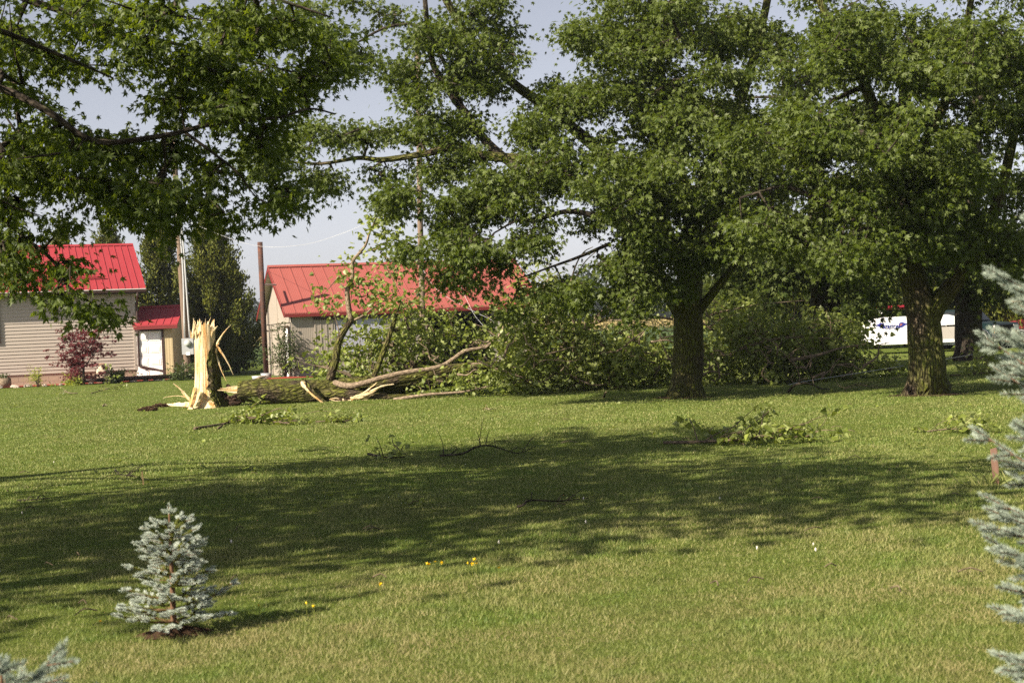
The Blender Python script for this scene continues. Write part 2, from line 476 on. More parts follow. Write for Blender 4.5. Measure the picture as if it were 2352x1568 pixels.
def grass():
    g = np.random.default_rng(5)
    n = 1150000
    u = g.random(n); d = 4.3 * (62 / 4.3) ** u
    x = (g.random(n) - .5) * 2 * (.37 * d + .6)
    d = d + g.normal(size=n) * .02 * d
    patch = .5 + .5 * np.sin(x * 3.1 + 2 * np.sin(d * 1.7)) * np.sin(d * 2.3 + 1.5 * np.sin(x * 2.2))
    h = (.014 + .022 * g.random(n) ** 1.8) * (.75 + .45 * patch)
    tuft = g.random(n) < .006
    h[tuft] *= 1.9
    w = .0018 * np.clip(d / 6.5, .9, 5) * (.6 + .8 * g.random(n))
    a = g.random(n) * 6.283; la = g.random(n) * 6.283; lean = h * (.25 + .8 * g.random(n))
    z = hgt(x, d) - .004
    bx, by = np.cos(a) * w, np.sin(a) * w
    p0 = np.stack([x - bx, d - by, z], -1); p1 = np.stack([x + bx, d + by, z], -1)
    p2 = np.stack([x + np.cos(la) * lean, d + np.sin(la) * lean, z + h], -1)
    V = np.stack([p0, p1, p2], 1).reshape(-1, 3)
    ac = Acc(); ac.add(V, T=np.arange(n * 3).reshape(-1, 3))
    ac.build('grass', M['grass'], label='short mown green grass blades covering the lawn', cat='grass', kind='stuff')
grass()

def fields():
    g = np.random.default_rng(6)
    # soybean field
    n = 60000
    y = 72 * (240 / 72) ** g.random(n); x = -42 + 75 * g.random(n)
    x = np.where(y > 110, x * y / 110, x)
    y = y + g.normal(size=n) * .1
    hh = np.minimum(.15 + .75 * g.random(n) ** .6, .15 + (y - 70) * .25)
    s = .10 * np.clip(y / 80, 1, 3) * (.7 + .7 * g.random(n))
    p = np.stack([x, y, hh], -1)
    ac = Acc()
    leaves(ac, OVAL, p, g.normal(size=(n, 3)) * np.array([1, 1, .3]), np.array([0, -.4, 1.]) + g.normal(size=(n, 3)) * .6, s * 2.0)
    ac.build('bean_field', M['bean_leaf'], label='low dark green bean crop behind the barn', cat='crop', kind='stuff')
    # corn
    n = 42000
    x = -150 + 250 * g.random(n); y = 243 + 14 * g.random(n) ** 1.5
    z = .2 + 1.95 * g.random(n)
    ac = Acc()
    for mi_, sel in ((0, z < 1.15), (1, z >= 1.15)):
        k = int(sel.sum())
        leaves(ac, OVAL, np.stack([x, y, z], -1)[sel], g.normal(size=(k, 3)) * np.array([1, 1, .5]) + np.array([0, 0, .7]), g.normal(size=(k, 3)), .5 + .4 * g.random(k), m=mi_)
    n = 14000
    x = -150 + 250 * g.random(n); y = 243 + 90 * g.random(n)
    leaves(ac, OVAL, np.stack([x, y, np.full(n, 2.05)], -1), g.normal(size=(n, 3)) * .35 + np.array([0, 0, 1.]), g.normal(size=(n, 3)), .5 + .3 * g.random(n), m=1)
    box(ac, (-25, 292, 1.0), (250, 90, 2.0), m=1)
    ac.build('corn_field', [M['corn_leaf'], M['corn_tassel']], label='tasselled corn crop beyond the bean field', cat='crop', kind='stuff')
fields()

def far_wood():
    g = np.random.default_rng(8)
    ac = Acc()
    C = []
    def row(x0, x1, y0, h0, n):
        for k in range(n):
            x = x0 + (x1 - x0) * (k + g.random()) / n; y = y0 + g.random() * 25; h = h0 * (.75 + .45 * g.random()); r = h * (.28 + .14 * g.random())
            m = 14
            q = unit(g.normal(size=(m, 3))) * (g.random((m, 1)) ** .4)
            q = q * np.array([r, r, h * .48]) + np.array([x, y, h * .52])
            C.append(q)
    row(-150, 90, 415, 12.5, 75)
    row(-20, 60, 395, 13.5, 26)
    row(10, 60, 470, 18, 12)
    C = np.concatenate(C); k = len(C); n = 42
    c = np.repeat(C, n, 0)
    q = g.normal(size=c.shape) * np.array([1.5, 1.5, 1.1])
    leaves(ac, OVAL, c + q, g.normal(size=c.shape), q * .6 + g.normal(size=c.shape) * .5, 1.3 + g.random(len(c)) * .9)
    ac.build('far_woods', M['far_leaf'], label='hazy dark woods along the far edge of the fields', cat='woods', kind='stuff')
far_wood()

# summer haze: even air round the whole scene
m_, n_, b_ = nt('haze_air'); n_.nodes.remove(b_)
pv = n_.nodes.new('ShaderNodeVolumePrincipled'); pv.inputs['Color'].default_value = (.82, .90, 1.0, 1); pv.inputs['Density'].default_value = .00022; pv.inputs['Anisotropy'].default_value = .2
L(n_, pv.outputs[0], n_.nodes['Material Output'].inputs['Volume'])
ac = Acc(); box(ac, (0, 1450, 10.5), (5200, 4300, 23)); ac.build('haze', m_, kind='stuff', label='thin pale haze in the summer air', cat='haze')

# ------------------------------------------------------------------ standing trees
def traced(pts, d0, r0, r1, n=5):
    "limb traced in the photograph: (px, py[, depth offset]) -> points and radii"
    p = np.array([P(q[0], q[1], d0 + (q[2] if len(q) > 2 else 0)) for q in pts])
    c = catmull(p, n)
    return c, np.linspace(r0, r1, len(c))

def tree(name, label, group, base, d0, trunk, limbs, cl, leafm, tpl=MAPLE, lsize=.13, nleaf=42, spread=.42, barkm='bark_moss', k=1.0, seed=1, branchm='bark_dark', cat='tree', droop=.95, inner=None):
    g = np.random.default_rng(seed)
    root = thing(name, label, cat, base, group)
    ac = Acc()
    tp, tr = trunk
    tube(ac, tp, tr, 28, fn=lambda t, a: 1 + (np.exp(-t * 16) * (.34 + .30 * np.sin(a * 5 + 1) + .16 * np.sin(a * 3))) + .05 * np.sin(a * 4 + t * 9) + .035 * np.sin(a * 9 - t * 13) + .02 * np.sin(a * 15 + t * 30))
    for p, r in limbs:
        if r[0] > .11: tube(ac, p, r, 16, rough=.05, rs=g)
    ac.build('trunk', M[barkm], root, smooth=True)
    br = Acc()
    chains = [(tp, tr)] + limbs
    for p, r in limbs:
        if r[0] <= .11: tube(br, p, r, 12, rough=.06, rs=g)
    tips = clumps(cl, d0, k, g)
    tips = tips[tips[:, 2] > .9]
    tubes, dirs = grow(chains, tips, rs=g)
    for p, r in tubes: tube(br, p, r, 5 if r[0] < .03 else 7, caps=False)
    br.build('branches', M[branchm] if not isinstance(branchm, list) else [M[x] for x in branchm], root, smooth=True)
    lv = Acc()
    o = unit(dirs * .6 + unit(tips - tips.mean(0)) * .6)
    leaf_clusters(lv, tpl, tips, o, nleaf, lsize, spread, droop, rs=g, nrm_up=.5)
    # sparser leaves on the outer wood too
    mids = np.array([p[len(p) // 2] for p, r in tubes if r[0] < .035])
    if len(mids): leaf_clusters(lv, tpl, mids, unit(g.normal(size=mids.shape)), max(4, nleaf // 4), lsize, spread, droop, rs=g)
    lv.build('crown', M[leafm], root)
    return root

# centre maple
d = 32.3
b1 = G(1575, 912)
tp = catmull([b1 - [0, 0, .08], P(1578, 860, d), P(1582, 790, d), P(1580, 720, d), P(1583, 650, d), P(1590, 560, d), P(1592, 480, d)], 8)
tr = np.interp(np.linspace(0, 1, len(tp)), [0, .12, .5, .66, .8, 1], [.36, .30, .30, .28, .21, .16])
limbs = [
 traced([(1565, 720), (1535, 668, -.3), (1503, 615, -.6), (1460, 540, -1), (1360, 440, -1), (1240, 375, -.8), (1107, 357, -.5), (1037, 340, -.4), (978, 353, -.3), (881, 367, -.2), (822, 363, 0), (740, 376, .2), (660, 372, .3)], d, .17, .02),
 traced([(1580, 640), (1540, 560, .5), (1500, 470, 1), (1380, 350, 1.2), (1260, 250, 1), (1193, 203, .8), (1135, 152, .5), (1060, 60, .3), (1000, -40, 0)], d, .17, .06),
 traced([(1240, 430, -1), (1180, 380, -.7), (1119, 328, -.3), (1068, 258, .3), (1045, 230, .3), (1000, 160, .3), (986, 100, .2), (976, 0, 0)], d, .11, .05),
 traced([(1068, 258, .3), (985, 80, .6), (900, 60, .6), (800, 110, .8), (740, 140, 1)], d, .045, .012),
 traced([(1520, 620, -.6), (1450, 540, -1.5), (1365, 496, -2), (1299, 486, -2), (1236, 504, -2), (1185, 508, -2), (1135, 535, -2)], d, .08, .015),
 traced([(1592, 480), (1560, 400, .2), (1531, 340, .2), (1520, 200, .2), (1500, 50, 0), (1490, -150, 0)], d, .16, .08),
 traced([(1592, 480), (1640, 360, .3), (1680, 280, .6), (1702, 230, .7), (1750, 60, 1), (1790, -150, 1)], d, .16, .07),
 traced([(1600, 720), (1620, 694, -.2), (1656, 649, -.6), (1700, 590, -1), (1760, 500, -1.5)], d, .12, .04),
 traced([(1400, 560, -1.5), (1330, 590, -2), (1260, 615, -2), (1190, 640, -2)], d, .04, .012),
]
cl = [
 (640, 340, 70, 45, 0, .8, 16), (600, 385, 45, 30, 0, .6, 9), (720, 395, 70, 40, 0, .8, 14), (750, 320, 70, 45, 0, .9, 18),
 (830, 300, 60, 50, 0, 1, 14), (930, 385, 50, 20, 0, .9, 7), (950, 310, 50, 40, 0, 1, 9), (1040, 350, 60, 60, 0, 1.2, 20),
 (730, 30, 60, 40, 1, 1.2, 8), (790, 90, 60, 40, 1, 1.2, 10), (860, 20, 70, 40, 1, 1.5, 12), (830, 150, 60, 35, .6, 1, 10), (920, 150, 60, 50, .5, 1.2, 14),
 (1000, 60, 60, 70, .3, 1.4, 18), (1085, 90, 60, 60, .3, 1.4, 18), (1110, 150, 50, 40, .5, 1, 12), (1130, 60, 40, 50, .2, 1, 14), (1160, 135, 22, 25, -.2, .8, 8), (1090, 10, 60, 40, .2, 1.2, 14), (1060, 180, 80, 60, .4, 1.3, 26), (985, 225, 50, 50, .2, 1.2, 14),
 (1120, 200, 30, 20, .4, 1, 3), (1030, 280, 60, 50, 0, 1.2, 18), (1100, 310, 60, 50, 0, 1.2, 18),
 (870, 450, 45, 30, -1, .8, 10), (918, 450, 40, 40, -1.2, 1, 14), (1035, 480, 50, 60, -1.5, 1.1, 22), (1090, 450, 70, 60, -1.3, 1.2, 24), (1045, 560, 60, 55, -2, 1, 22),
 (920, 555, 30, 40, -2, .9, 7), (1110, 560, 60, 50, -2, 1, 16), (1030, 622, 40, 22, -2, .7, 7), (1140, 400, 60, 60, -.8, 1.3, 20), (1180, 470, 50, 40, -1.5, 1, 12),
 (1235, 555, 25, 45, -2, .5, 7), (1205, 565, 22, 20, -2, .4, 4), (1290, 495, 45, 22, -2, .7, 6), (1100, 655, 18, 16, -2, .3, 3),
 (1230, 330, 90, 80, -1, 2, 40), (1310, 210, 90, 80, 0, 2.4, 42), (1250, 405, 90, 50, -1.5, 1.8, 30), (1400, 320, 140, 120, -1, 3, 80), (1390, 430, 110, 70, -1.5, 2.4, 48), (1440, 100, 90, 60, 0, 2, 22), (1420, 20, 80, 50, 0, 2, 18),
 (1450, 530, 80, 60, -1.5, 2, 32), (1450, 160, 140, 120, 0, 3, 70), (1590, 200, 140, 140, -1, 3.2, 80), (1560, 340, 140, 120, -1.2, 3.2, 76), (1330, 70, 80, 60, .5, 2.2, 26),
 (1560, 30, 150, 90, 0, 3, 56), (1700, 80, 120, 110, 1, 3, 50), (1700, 330, 110, 110, .5, 3, 46), (1600, 470, 110, 80, -1.5, 2.4, 46), (1500, 450, 110, 80, -1.8, 2.2, 40), (1480, 610, 60, 50, -1.8, 1.5, 22),
 (1420, 640, 50, 45, -2, 1.2, 16), (1450, 690, 35, 30, -2, 1, 9), (1510, 680, 25, 45, -1.2, .8, 8), (1660, 580, 70, 60, -1.2, 1.8, 22), (1590, 570, 60, 40, -1.5, 1.2, 16), (1720, 480, 80, 80, -.5, 2, 26),
 (1220, 670, 60, 22, -2, .9, 5), (1310, 668, 55, 25, -2, 1.1, 11), (1405, 600, 32, 32, -2, 1.2, 10), (1320, 700, 35, 30, -2, .8, 6), (1200, 720, 40, 25, -1.8, .8, 3),
 (1450, -150, 260, 110, 0, 3, 40), (1650, -120, 220, 120, 1, 3, 36), (1050, -80, 120, 50, 1, 2, 10), (1560, -270, 180, 70, 0, 3, 16),
]
tree('maple_tree', 'large middle maple on the lawn, its long limb reaching left over the barn roof', 'maple trees on the lawn', b1, d, (tp, tr), limbs, cl, 'maple_leaf', seed=21, nleaf=48, lsize=.096, spread=.30, k=1.15)

# right maple
d = 28.9
b2 = G(2132, 905)
tp = catmull([b2 - [0, 0, .08], P(2130, 850, d), P(2126, 790, d), P(2120, 730, d), P(2105, 670, d), P(2090, 600, d), P(2075, 500, d + .2), P(2070, 380, d + .3), P(2080, 200, d + .4)], 8)
tr = np.interp(np.linspace(0, 1, len(tp)), [0, .1, .35, .5, .7, 1], [.37, .31, .30, .27, .18, .11])
limbs = [
 traced([(2130, 750), (2150, 706, -.1), (2193, 648, -.2), (2227, 602, -.3), (2252, 555, -.4), (2290, 470, -.5), (2320, 350, -.6), (2350, 200, -.6)], d, .20, .07),
 traced([(2085, 610), (2060, 575, -.5), (1999, 540, -1), (1945, 500, -1.2), (1902, 473, -1.3), (1850, 445, -1.4), (1808, 430, -1.4), (1769, 434, -1.4), (1700, 455, -1.4)], d, .10, .02),
 traced([(2075, 500), (2040, 350, -.5), (1980, 180, -.8), (1900, 40, -1), (1860, -60, -1)], d, .14, .05),
 traced([(1980, 200, -.8), (1900, 240, -1.5), (1860, 300, -1.6), (1800, 345, -1.8)], d, .05, .015),
 traced([(2072, 420), (2150, 280, -.8), (2200, 150, -1), (2240, -50, -1)], d, .12, .05),
]
cl = [
 (1900, 100, 150, 120, -1, 3, 66), (2050, 80, 150, 120, -.5, 3, 66), (2200, 120, 150, 140, -1, 3, 70), (2320, 150, 120, 160, 0, 3, 56), (1820, 280, 120, 100, -1.2, 2.4, 44),
 (1950, 280, 140, 110, -1.4, 2.8, 56), (2100, 280, 150, 120, -1.5, 3, 60), (2260, 330, 130, 130, -1, 3, 56), (1900, 430, 110, 70, -1, 2, 32), (2030, 430, 120, 90, -1, 2.6, 42),
 (2170, 450, 130, 90, -1.5, 2.6, 50), (2300, 500, 100, 110, -.5, 2.6, 40), (2045, 535, 60, 40, -1, 1.6, 16), (2150, 535, 80, 40, -1.2, 1.8, 20), (2225, 545, 45, 30, -1, 1.4, 8),
 (1770, 490, 80, 60, -1.2, 1.6, 20), (1830, 550, 80, 50, -.6, 1.8, 18), (1960, 560, 60, 50, -.8, 1.5, 16), (2330, 620, 60, 50, 0, 1.5, 14),
 (2050, -110, 260, 120, 0, 3, 44), (2300, -110, 220, 130, 0, 3, 40), (2150, -240, 180, 70, 0, 3, 16), (2500, 200, 160, 260, 0, 3.5, 60),
]
tree('maple_tree', 'thick mossy maple at the right with forked trunk and bare earth round its foot', 'maple trees on the lawn', b2, d, (tp, tr), limbs, cl, 'maple_leaf', seed=22, nleaf=50, lsize=.092, spread=.30, k=1.2)

# maple behind the fallen crown
d = 46
b3 = G(1905, 5390 / 5390 * 835)
b3 = np.array([P(1900, 800, d)[0], d, 0.0])
tp = catmull([b3 - [0, 0, .1], P(1898, 760, d), P(1895, 700, d), P(1890, 640, d), P(1880, 500, d), P(1870, 300, d)], 8)
tr = np.interp(np.linspace(0, 1, len(tp)), [0, .15, .5, 1], [.55, .45, .4, .2])
limbs = [traced([(1895, 700), (1865, 640, -.3), (1840, 580, -.5), (1790, 480, -.5)], d, .22, .08), traced([(1895, 690), (1925, 620, 0), (1960, 540, 0), (2000, 420, 0)], d, .2, .08)]
cl = [(1700, 520, 120, 100, 0, 3, 40), (1800, 600, 110, 70, -1, 2.5, 34), (1900, 580, 120, 70, -1, 2.6, 34), (2000, 560, 120, 90, 0, 3, 40), (1800, 400, 150, 120, 0, 3.4, 50), (1960, 380, 160, 140, 0, 3.4, 50),
      (1700, 640, 80, 45, -1, 2, 16), (1980, 660, 60, 40, 0, 1.8, 14), (1880, 200, 200, 140, 0, 4, 46), (1650, 330, 110, 120, 0, 3, 30), (1850, 40, 200, 100, 0, 3, 24), (1740, 690, 60, 30, -1, 1.5, 9), (1950, 700, 60, 25, -1, 1.5, 8)]
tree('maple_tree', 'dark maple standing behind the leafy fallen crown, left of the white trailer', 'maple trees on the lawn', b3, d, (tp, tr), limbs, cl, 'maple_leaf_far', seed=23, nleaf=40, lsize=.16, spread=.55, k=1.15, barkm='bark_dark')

# maple behind the right one, in front of the pickup
d = 49
b4 = np.array([P(2226, 825, d)[0], d, 0.0])
tp = catmull([b4 - [0, 0, .1], P(2226, 780, d), P(2224, 720, d), P(2222, 640, d), P(2230, 500, d), P(2240, 300, d)], 8)
tr = np.interp(np.linspace(0, 1, len(tp)), [0, .1, .5, 1], [.48, .42, .38, .2])
limbs = [traced([(2224, 700), (2190, 640, 0), (2140, 560, 0), (2100, 460, 0)], d, .2, .08), traced([(2224, 680), (2270, 600, 0), (2320, 520, 0)], d, .2, .08)]
cl = [(2130, 600, 120, 45, 0, 2.6, 26), (2250, 600, 120, 55, 0, 2.6, 30), (2350, 580, 100, 80, 0, 2.6, 30), (2100, 480, 130, 100, 0, 3, 36), (2260, 440, 150, 120, 0, 3.4, 44), (2200, 250, 220, 160, 0, 4, 50), (2420, 380, 140, 180, 0, 3.4, 40), (2270, 655, 60, 30, -1, 1.5, 9), (2300, 80, 220, 120, 0, 3, 26)]
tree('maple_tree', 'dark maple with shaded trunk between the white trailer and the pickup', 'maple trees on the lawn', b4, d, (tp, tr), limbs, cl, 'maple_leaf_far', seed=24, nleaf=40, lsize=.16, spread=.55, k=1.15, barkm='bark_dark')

# big maple at the left, trunk outside the picture
d = 16.5
b0 = np.array([-10.5, 15.5, 0])
tp = catmull([b0 - [0, 0, .1], b0 + [0, 0, 1.2], b0 + [.1, .1, 3], b0 + [.3, 0, 4.2], b0 + [.2, .2, 5.4], b0 + [.1, 0, 6.6]], 8)
tr = np.interp(np.linspace(0, 1, len(tp)), [0, .1, .45, .7, 1], [.5, .40, .30, .12, .04])
def tl(pts, r0, r1, from_z, d0=16.5):
    c = np.vstack([[b0 + [.1, 0, from_z]], [P(q[0], q[1], d0 + (q[2] if len(q) > 2 else 0)) for q in pts]])
    c = catmull(c, 5); return c, np.linspace(r0, r1, len(c))
limbs = [
 tl([(-120, 190, -1), (0, 203, -1.3), (113, 258, -1.4), (219, 325, -1.4), (375, 312, -1.3), (469, 289, -1.1), (547, 277, -1), (645, 269, -.7), (711, 250, -.4), (770, 262)], .045, .008, 3.0),
 tl([(-120, -40), (60, 0), (211, 51), (254, 78), (351, 90), (469, 117), (664, 164), (740, 190)], .05, .006, 4.2),
 tl([(-120, 350), (12, 375), (94, 410), (234, 414), (351, 426), (450, 450)], .045, .006, 2.4),
 tl([(-150, 440), (19, 515), (62, 552), (103, 581), (134, 615), (156, 656), (212, 696), (281, 727)], .035, .005, 2.2),
 tl([(-100, -200, -2), (200, -150, -2), (450, -60, -1), (640, 0, -1), (760, 40, -1)], .06, .008, 5.0),
 tl([(-200, 100, -4), (-50, 60, -3), (120, 120, -3), (260, 180, -3)], .05, .008, 3.6),
]
limbs.append(traced([(426, 305, -1.1), (490, 352, -1), (547, 398, -.9), (578, 441, -.8), (609, 469, -.7)], d, .018, .004))
limbs.append(traced([(219, 325), (300, 420), (330, 470), (420, 500)], d, .02, .004))
cl = [
 (60, 60, 110, 80, 0, 1.6, 26), (200, 50, 100, 70, 0, 1.6, 22), (340, 50, 100, 70, 0, 1.6, 24), (480, 70, 100, 70, 0, 1.5, 26), (600, 60, 90, 70, 0, 1.4, 24), (700, 60, 70, 60, 0, 1, 14), (680, 150, 80, 60, 0, 1.1, 18), (560, 170, 90, 50, 0, 1.3, 20), (760, 130, 50, 30, 0, .7, 7),
 (40, 200, 90, 60, 0, 1.3, 18), (150, 150, 60, 40, 0, 1.2, 8), (420, 160, 90, 50, 0, 1.3, 16), (300, 150, 60, 30, 0, 1, 6), (640, 230, 70, 30, 0, .9, 9),
 (60, 300, 100, 50, 0, 1.4, 20), (170, 330, 90, 40, 0, 1.3, 16), (290, 340, 80, 40, 0, 1.2, 15), (400, 350, 70, 40, 0, 1.1, 14), (400, 250, 80, 40, 0, 1.1, 12), (500, 240, 80, 40, 0, 1, 13), (570, 290, 60, 30, 0, .8, 8),
 (40, 390, 80, 40, 0, 1.2, 14), (150, 400, 90, 40, 0, 1.2, 16), (270, 410, 80, 40, 0, 1.1, 14), (380, 420, 70, 40, 0, 1, 12), (460, 390, 50, 35, 0, .8, 8), (640, 400, 40, 60, 0, .7, 8), (620, 450, 40, 25, 0, .5, 5), (590, 350, 40, 30, 0, .6, 4),
 (20, 470, 60, 50, 0, 1, 11), (340, 460, 70, 35, 0, .9, 9), (480, 450, 50, 25, 0, .7, 6), (510, 490, 40, 20, 0, .5, 4), (250, 460, 60, 25, 0, .9, 6), (380, 500, 50, 20, 0, .6, 4),
 (10, 570, 40, 50, 0, .8, 9), (60, 590, 50, 40, 0, .8, 9), (140, 600, 40, 35, 0, .7, 6), (40, 640, 50, 25, 0, .6, 5), (140, 660, 45, 20, 0, .5, 4), (210, 690, 45, 22, 0, .5, 5), (270, 722, 30, 14, 0, .35, 3), (120, 520, 40, 20, 0, .7, 4),
]
tips_extra = [(-250, 250, 200, 300, -1, 3, 60), (-250, -80, 250, 150, -1, 3, 34), (150, -130, 300, 70, -1, 3, 22), (550, -100, 200, 50, -1, 2, 10), (-200, -350, 350, 120, -1, 3, 20)]
tree('maple_tree', 'foreground maple whose leafy boughs hang across the upper left, above the house', 'maple trees on the lawn', b0, d, (tp, tr), limbs, cl + tips_extra, 'maple_leaf_near', seed=25, nleaf=30, lsize=.078, spread=.21, k=1.25)

# shade trees that stand outside the picture on the left
def shade_tree(x, y, cc, cr, seed, label, n=170):
    h = cc[2] / .8 + .5
    g = np.random.default_rng(seed)
    b = np.array([x, y, 0.0])
    root = thing('maple_tree', label, 'tree', b, 'maple trees on the lawn')
    tp = catmull([b - [0, 0, .1], b + [0, 0, h * .2], b + [.1, .1, h * .45], b + [0, .1, h * .8]], 6)
    tr = np.linspace(.4, .1, len(tp))
    ac = Acc(); tube(ac, tp, tr, 16); ac.build('trunk', M['bark_moss'], root, smooth=True)
    v = unit(g.normal(size=(n, 3))) * (g.random((n, 1)) ** .4)
    tips = v * np.array(cr) + np.array(cc)
    tubes, dirs = grow([(tp, tr)], tips, rs=g, k=.02)
    br = Acc()
    for p, rr in tubes: tube(br, p, rr, 5, caps=False)
    br.build('branches', M['bark_dark'], root, smooth=True)
    lv = Acc(); leaf_clusters(lv, MAPLE, tips, dirs, 40, .2, .8, .4, rs=g)
    lv.build('crown', M['maple_leaf'], root)

shade_tree(-7.2, 7.2, (-6.0, 9.5, 5.9), (4.6, 3.7, 1.3), 91, 'maple outside the left of the picture whose low boughs shade the middle of the lawn', 170)
shade_tree(-12.5, 5.0, (-11.2, 7.8, 6.2), (4.2, 4.2, 1.6), 92, 'maple further out on the left that shades the near left of the lawn', 130)
# ------------------------------------------------------------------ buildings
def frame(o, yaw):
    c, s = math.cos(yaw), math.sin(yaw)
    A = np.array([[c, s, 0], [-s, c, 0], [0, 0, 1.0]])     # rows: local axes in world
    o = np.asarray(o, float)
    return lambda V: np.asarray(V, float) @ A + o

def rib_mat(name, c, pitch, axis, depth=.01, dirt=None, rough=.5, spec=.4):
    m, n, b = nt(name)
    v = pos(n, (1, 1, 1), 'bk')
    w = N(n, 'ShaderNodeTexWave', wave_type='BANDS', bands_direction=axis, wave_profile='SIN')
    w.inputs['Scale'].default_value = 1 / pitch * .314 ; w.inputs['Distortion'].default_value = 0
    L(n, v, w.inputs['Vector'])
    f = noise(n, v, 1.5, 6, .65)
    col = mix(n, f, tuple(x * .85 for x in c), tuple(min(1, x * 1.12) for x in c))
    if dirt:
        df = ramp(n, noise(n, pos(n, (1, 1, .5), 'bk'), 1.1, 6, .7), [(.52, (0, 0, 0)), (.75, (1, 1, 1))])
        col = mix(n, math_(n, 'MULTIPLY', df, .6), col, dirt)
    L(n, col, b.inputs['Base Color']); b.inputs['Roughness'].default_value = rough; b.inputs['Specular IOR Level'].default_value = spec
    bump(n, w.outputs[0], 1.0, depth, b)
    return m
M['roof_red'] = plain('roof_red', (.27, .032, .040), .6, .2, .10, 1.2)
M['roof_old'] = rib_mat('roof_old', (.28, .080, .068), .075, 'X', .003, (.235, .064, .055), .65, .2)
M['siding'] = plain('siding', (.42, .365, .32), .6, .3, .05, .8)
M['barn_wall'] = rib_mat('barn_wall', (.31, .272, .232), .075, 'X', .003, (.30, .23, .17), .6, .3)
M['trim_brown'] = plain('trim_brown', (.045, .022, .018), .5, .4, .1)
M['trim_red'] = plain('trim_red', (.16, .02, .02), .5, .4, .1)
M['white'] = plain('white', (.78, .76, .74), .5, .4, .04)
M['tan_metal'] = rib_mat('tan_metal', (.42, .34, .20), .12, 'X', .005, None, .5)
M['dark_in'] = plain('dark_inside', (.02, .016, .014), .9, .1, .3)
M['glass'] = plain('glass', (.02, .025, .03), .08, .6, .05)
M['pole_wood'] = plain('pole_wood', (.17, .125, .095), .9, .1, .35, 6, scale=(4, 4, .3), bumpd=.01, bs=20)
M['grey_metal'] = plain('grey_metal', (.32, .33, .34), .45, .5, .12, 5)
M['galv'] = plain('galv', (.5, .51, .52), .4, .5, .1, 5, metal=.3)
def block_mat():
    m, n, b = nt('concrete_block')
    br = N(n, 'ShaderNodeTexBrick'); br.inputs['Scale'].default_value = 1.0
    br.inputs['Brick Width'].default_value = .42; br.inputs['Row Height'].default_value = .2
    br.inputs['Mortar Size'].default_value = .008; br.inputs['Color1'].default_value = (.36, .27, .20, 1); br.inputs['Color2'].default_value = (.41, .31, .235, 1)
    br.inputs['Mortar'].default_value = (.20, .15, .115, 1)
    v = N(n, 'ShaderNodeAttribute', attribute_name='bk')
    s = N(n, 'ShaderNodeSeparateXYZ'); c = N(n, 'ShaderNodeCombineXYZ'); L(n, v.outputs['Vector'], s.inputs[0])
    L(n, s.outputs[0], c.inputs[0]); L(n, s.outputs[2], c.inputs[1]); L(n, c.outputs[0], br.inputs['Vector'])
    L(n, br.outputs[0], b.inputs['Base Color']); b.inputs['Roughness'].default_value = .9
    bump(n, br.outputs['Fac'], -.6, .01, b)
    return m
M['block'] = block_mat()
def rust_mat():
    m, n, b = nt('rusty_pipe')
    v = pos(n)
    f = noise(n, v, 3.5, 6, .7)
    s = N(n, 'ShaderNodeSeparateXYZ'); L(n, v, s.inputs[0])
    c = ramp(n, f, [(.35, (.035, .02, .018)), (.55, (.075, .03, .02)), (.72, (.15, .05, .026))])
    L(n, c, b.inputs['Base Color']); b.inputs['Roughness'].default_value = .85
    return m
M['rust'] = rust_mat()

def lbox(ac, F, x0, x1, y0, y1, z0, z1, m=0):
    V = np.array([[x0, y0, z0], [x1, y0, z0], [x1, y1, z0], [x0, y1, z0], [x0, y0, z1], [x1, y0, z1], [x1, y1, z1], [x0, y1, z1]], float)
    ac.add(F(V), Q=BOXQ, B=V, m=m)
def lpoly(ac, F, pts, m=0):
    pts = np.asarray(pts, float)
    T = [[0, i, i + 1] for i in range(1, len(pts) - 1)]
    if len(pts) == 4: ac.add(F(pts), Q=[[0, 1, 2, 3]], B=pts, m=m)
    else: ac.add(F(pts), T=T, B=pts, m=m)
def slab(ac, F, p, t, m=0):
    "thick quad: 4 corners, thickened by vector t; the bk coords run along the first edge / up the slope"
    p = np.asarray(p, float); q = np.vstack([p, p + np.asarray(t, float)])
    e = unit((p[1] - p[0])[None])[0]; f = unit((p[3] - p[0])[None])[0]
    Bk = np.stack([(q - p[0]) @ e, np.zeros(8), (q - p[0]) @ f], -1)
    ac.add(F(q), Q=BOXQ, B=Bk, m=m)

def gable_roof(F, x0, x1, y0, ym, y1, ze, zr, mat, parent, ribs, rib_h, name='roof', th=.06, ribmat=None):
    "ridge along local x at y=ym; eaves at y0 (front) and y1 (back)"
    ac = Acc()
    for ya in (y0, y1):
        p = [[x0, ya, ze], [x1, ya, ze], [x1, ym, zr], [x0, ym, zr]]
        slab(ac, F, p, (0, 0, -th))
        n = int(round((x1 - x0) / ribs))
        for i in range(n + 1):
            xx = x0 + (x1 - x0) * i / n
            s = .016
            slab(ac, F, [[xx - s, ya, ze + rib_h], [xx + s, ya, ze + rib_h], [xx + s, ym, zr + rib_h], [xx - s, ym, zr + rib_h]], (0, 0, -rib_h + .003))
    slab(ac, F, [[x0 - .01, ym - .16, zr - .02], [x1 + .01, ym - .16, zr - .02], [x1 + .01, ym, zr + .07], [x0 - .01, ym, zr + .07]], (0, 0, -.025))
    slab(ac, F, [[x0 - .01, ym + .16, zr - .02], [x1 + .01, ym + .16, zr - .02], [x1 + .01, ym, zr + .07], [x0 - .01, ym, zr + .07]], (0, 0, -.025))
    return ac.build(name, mat, parent)

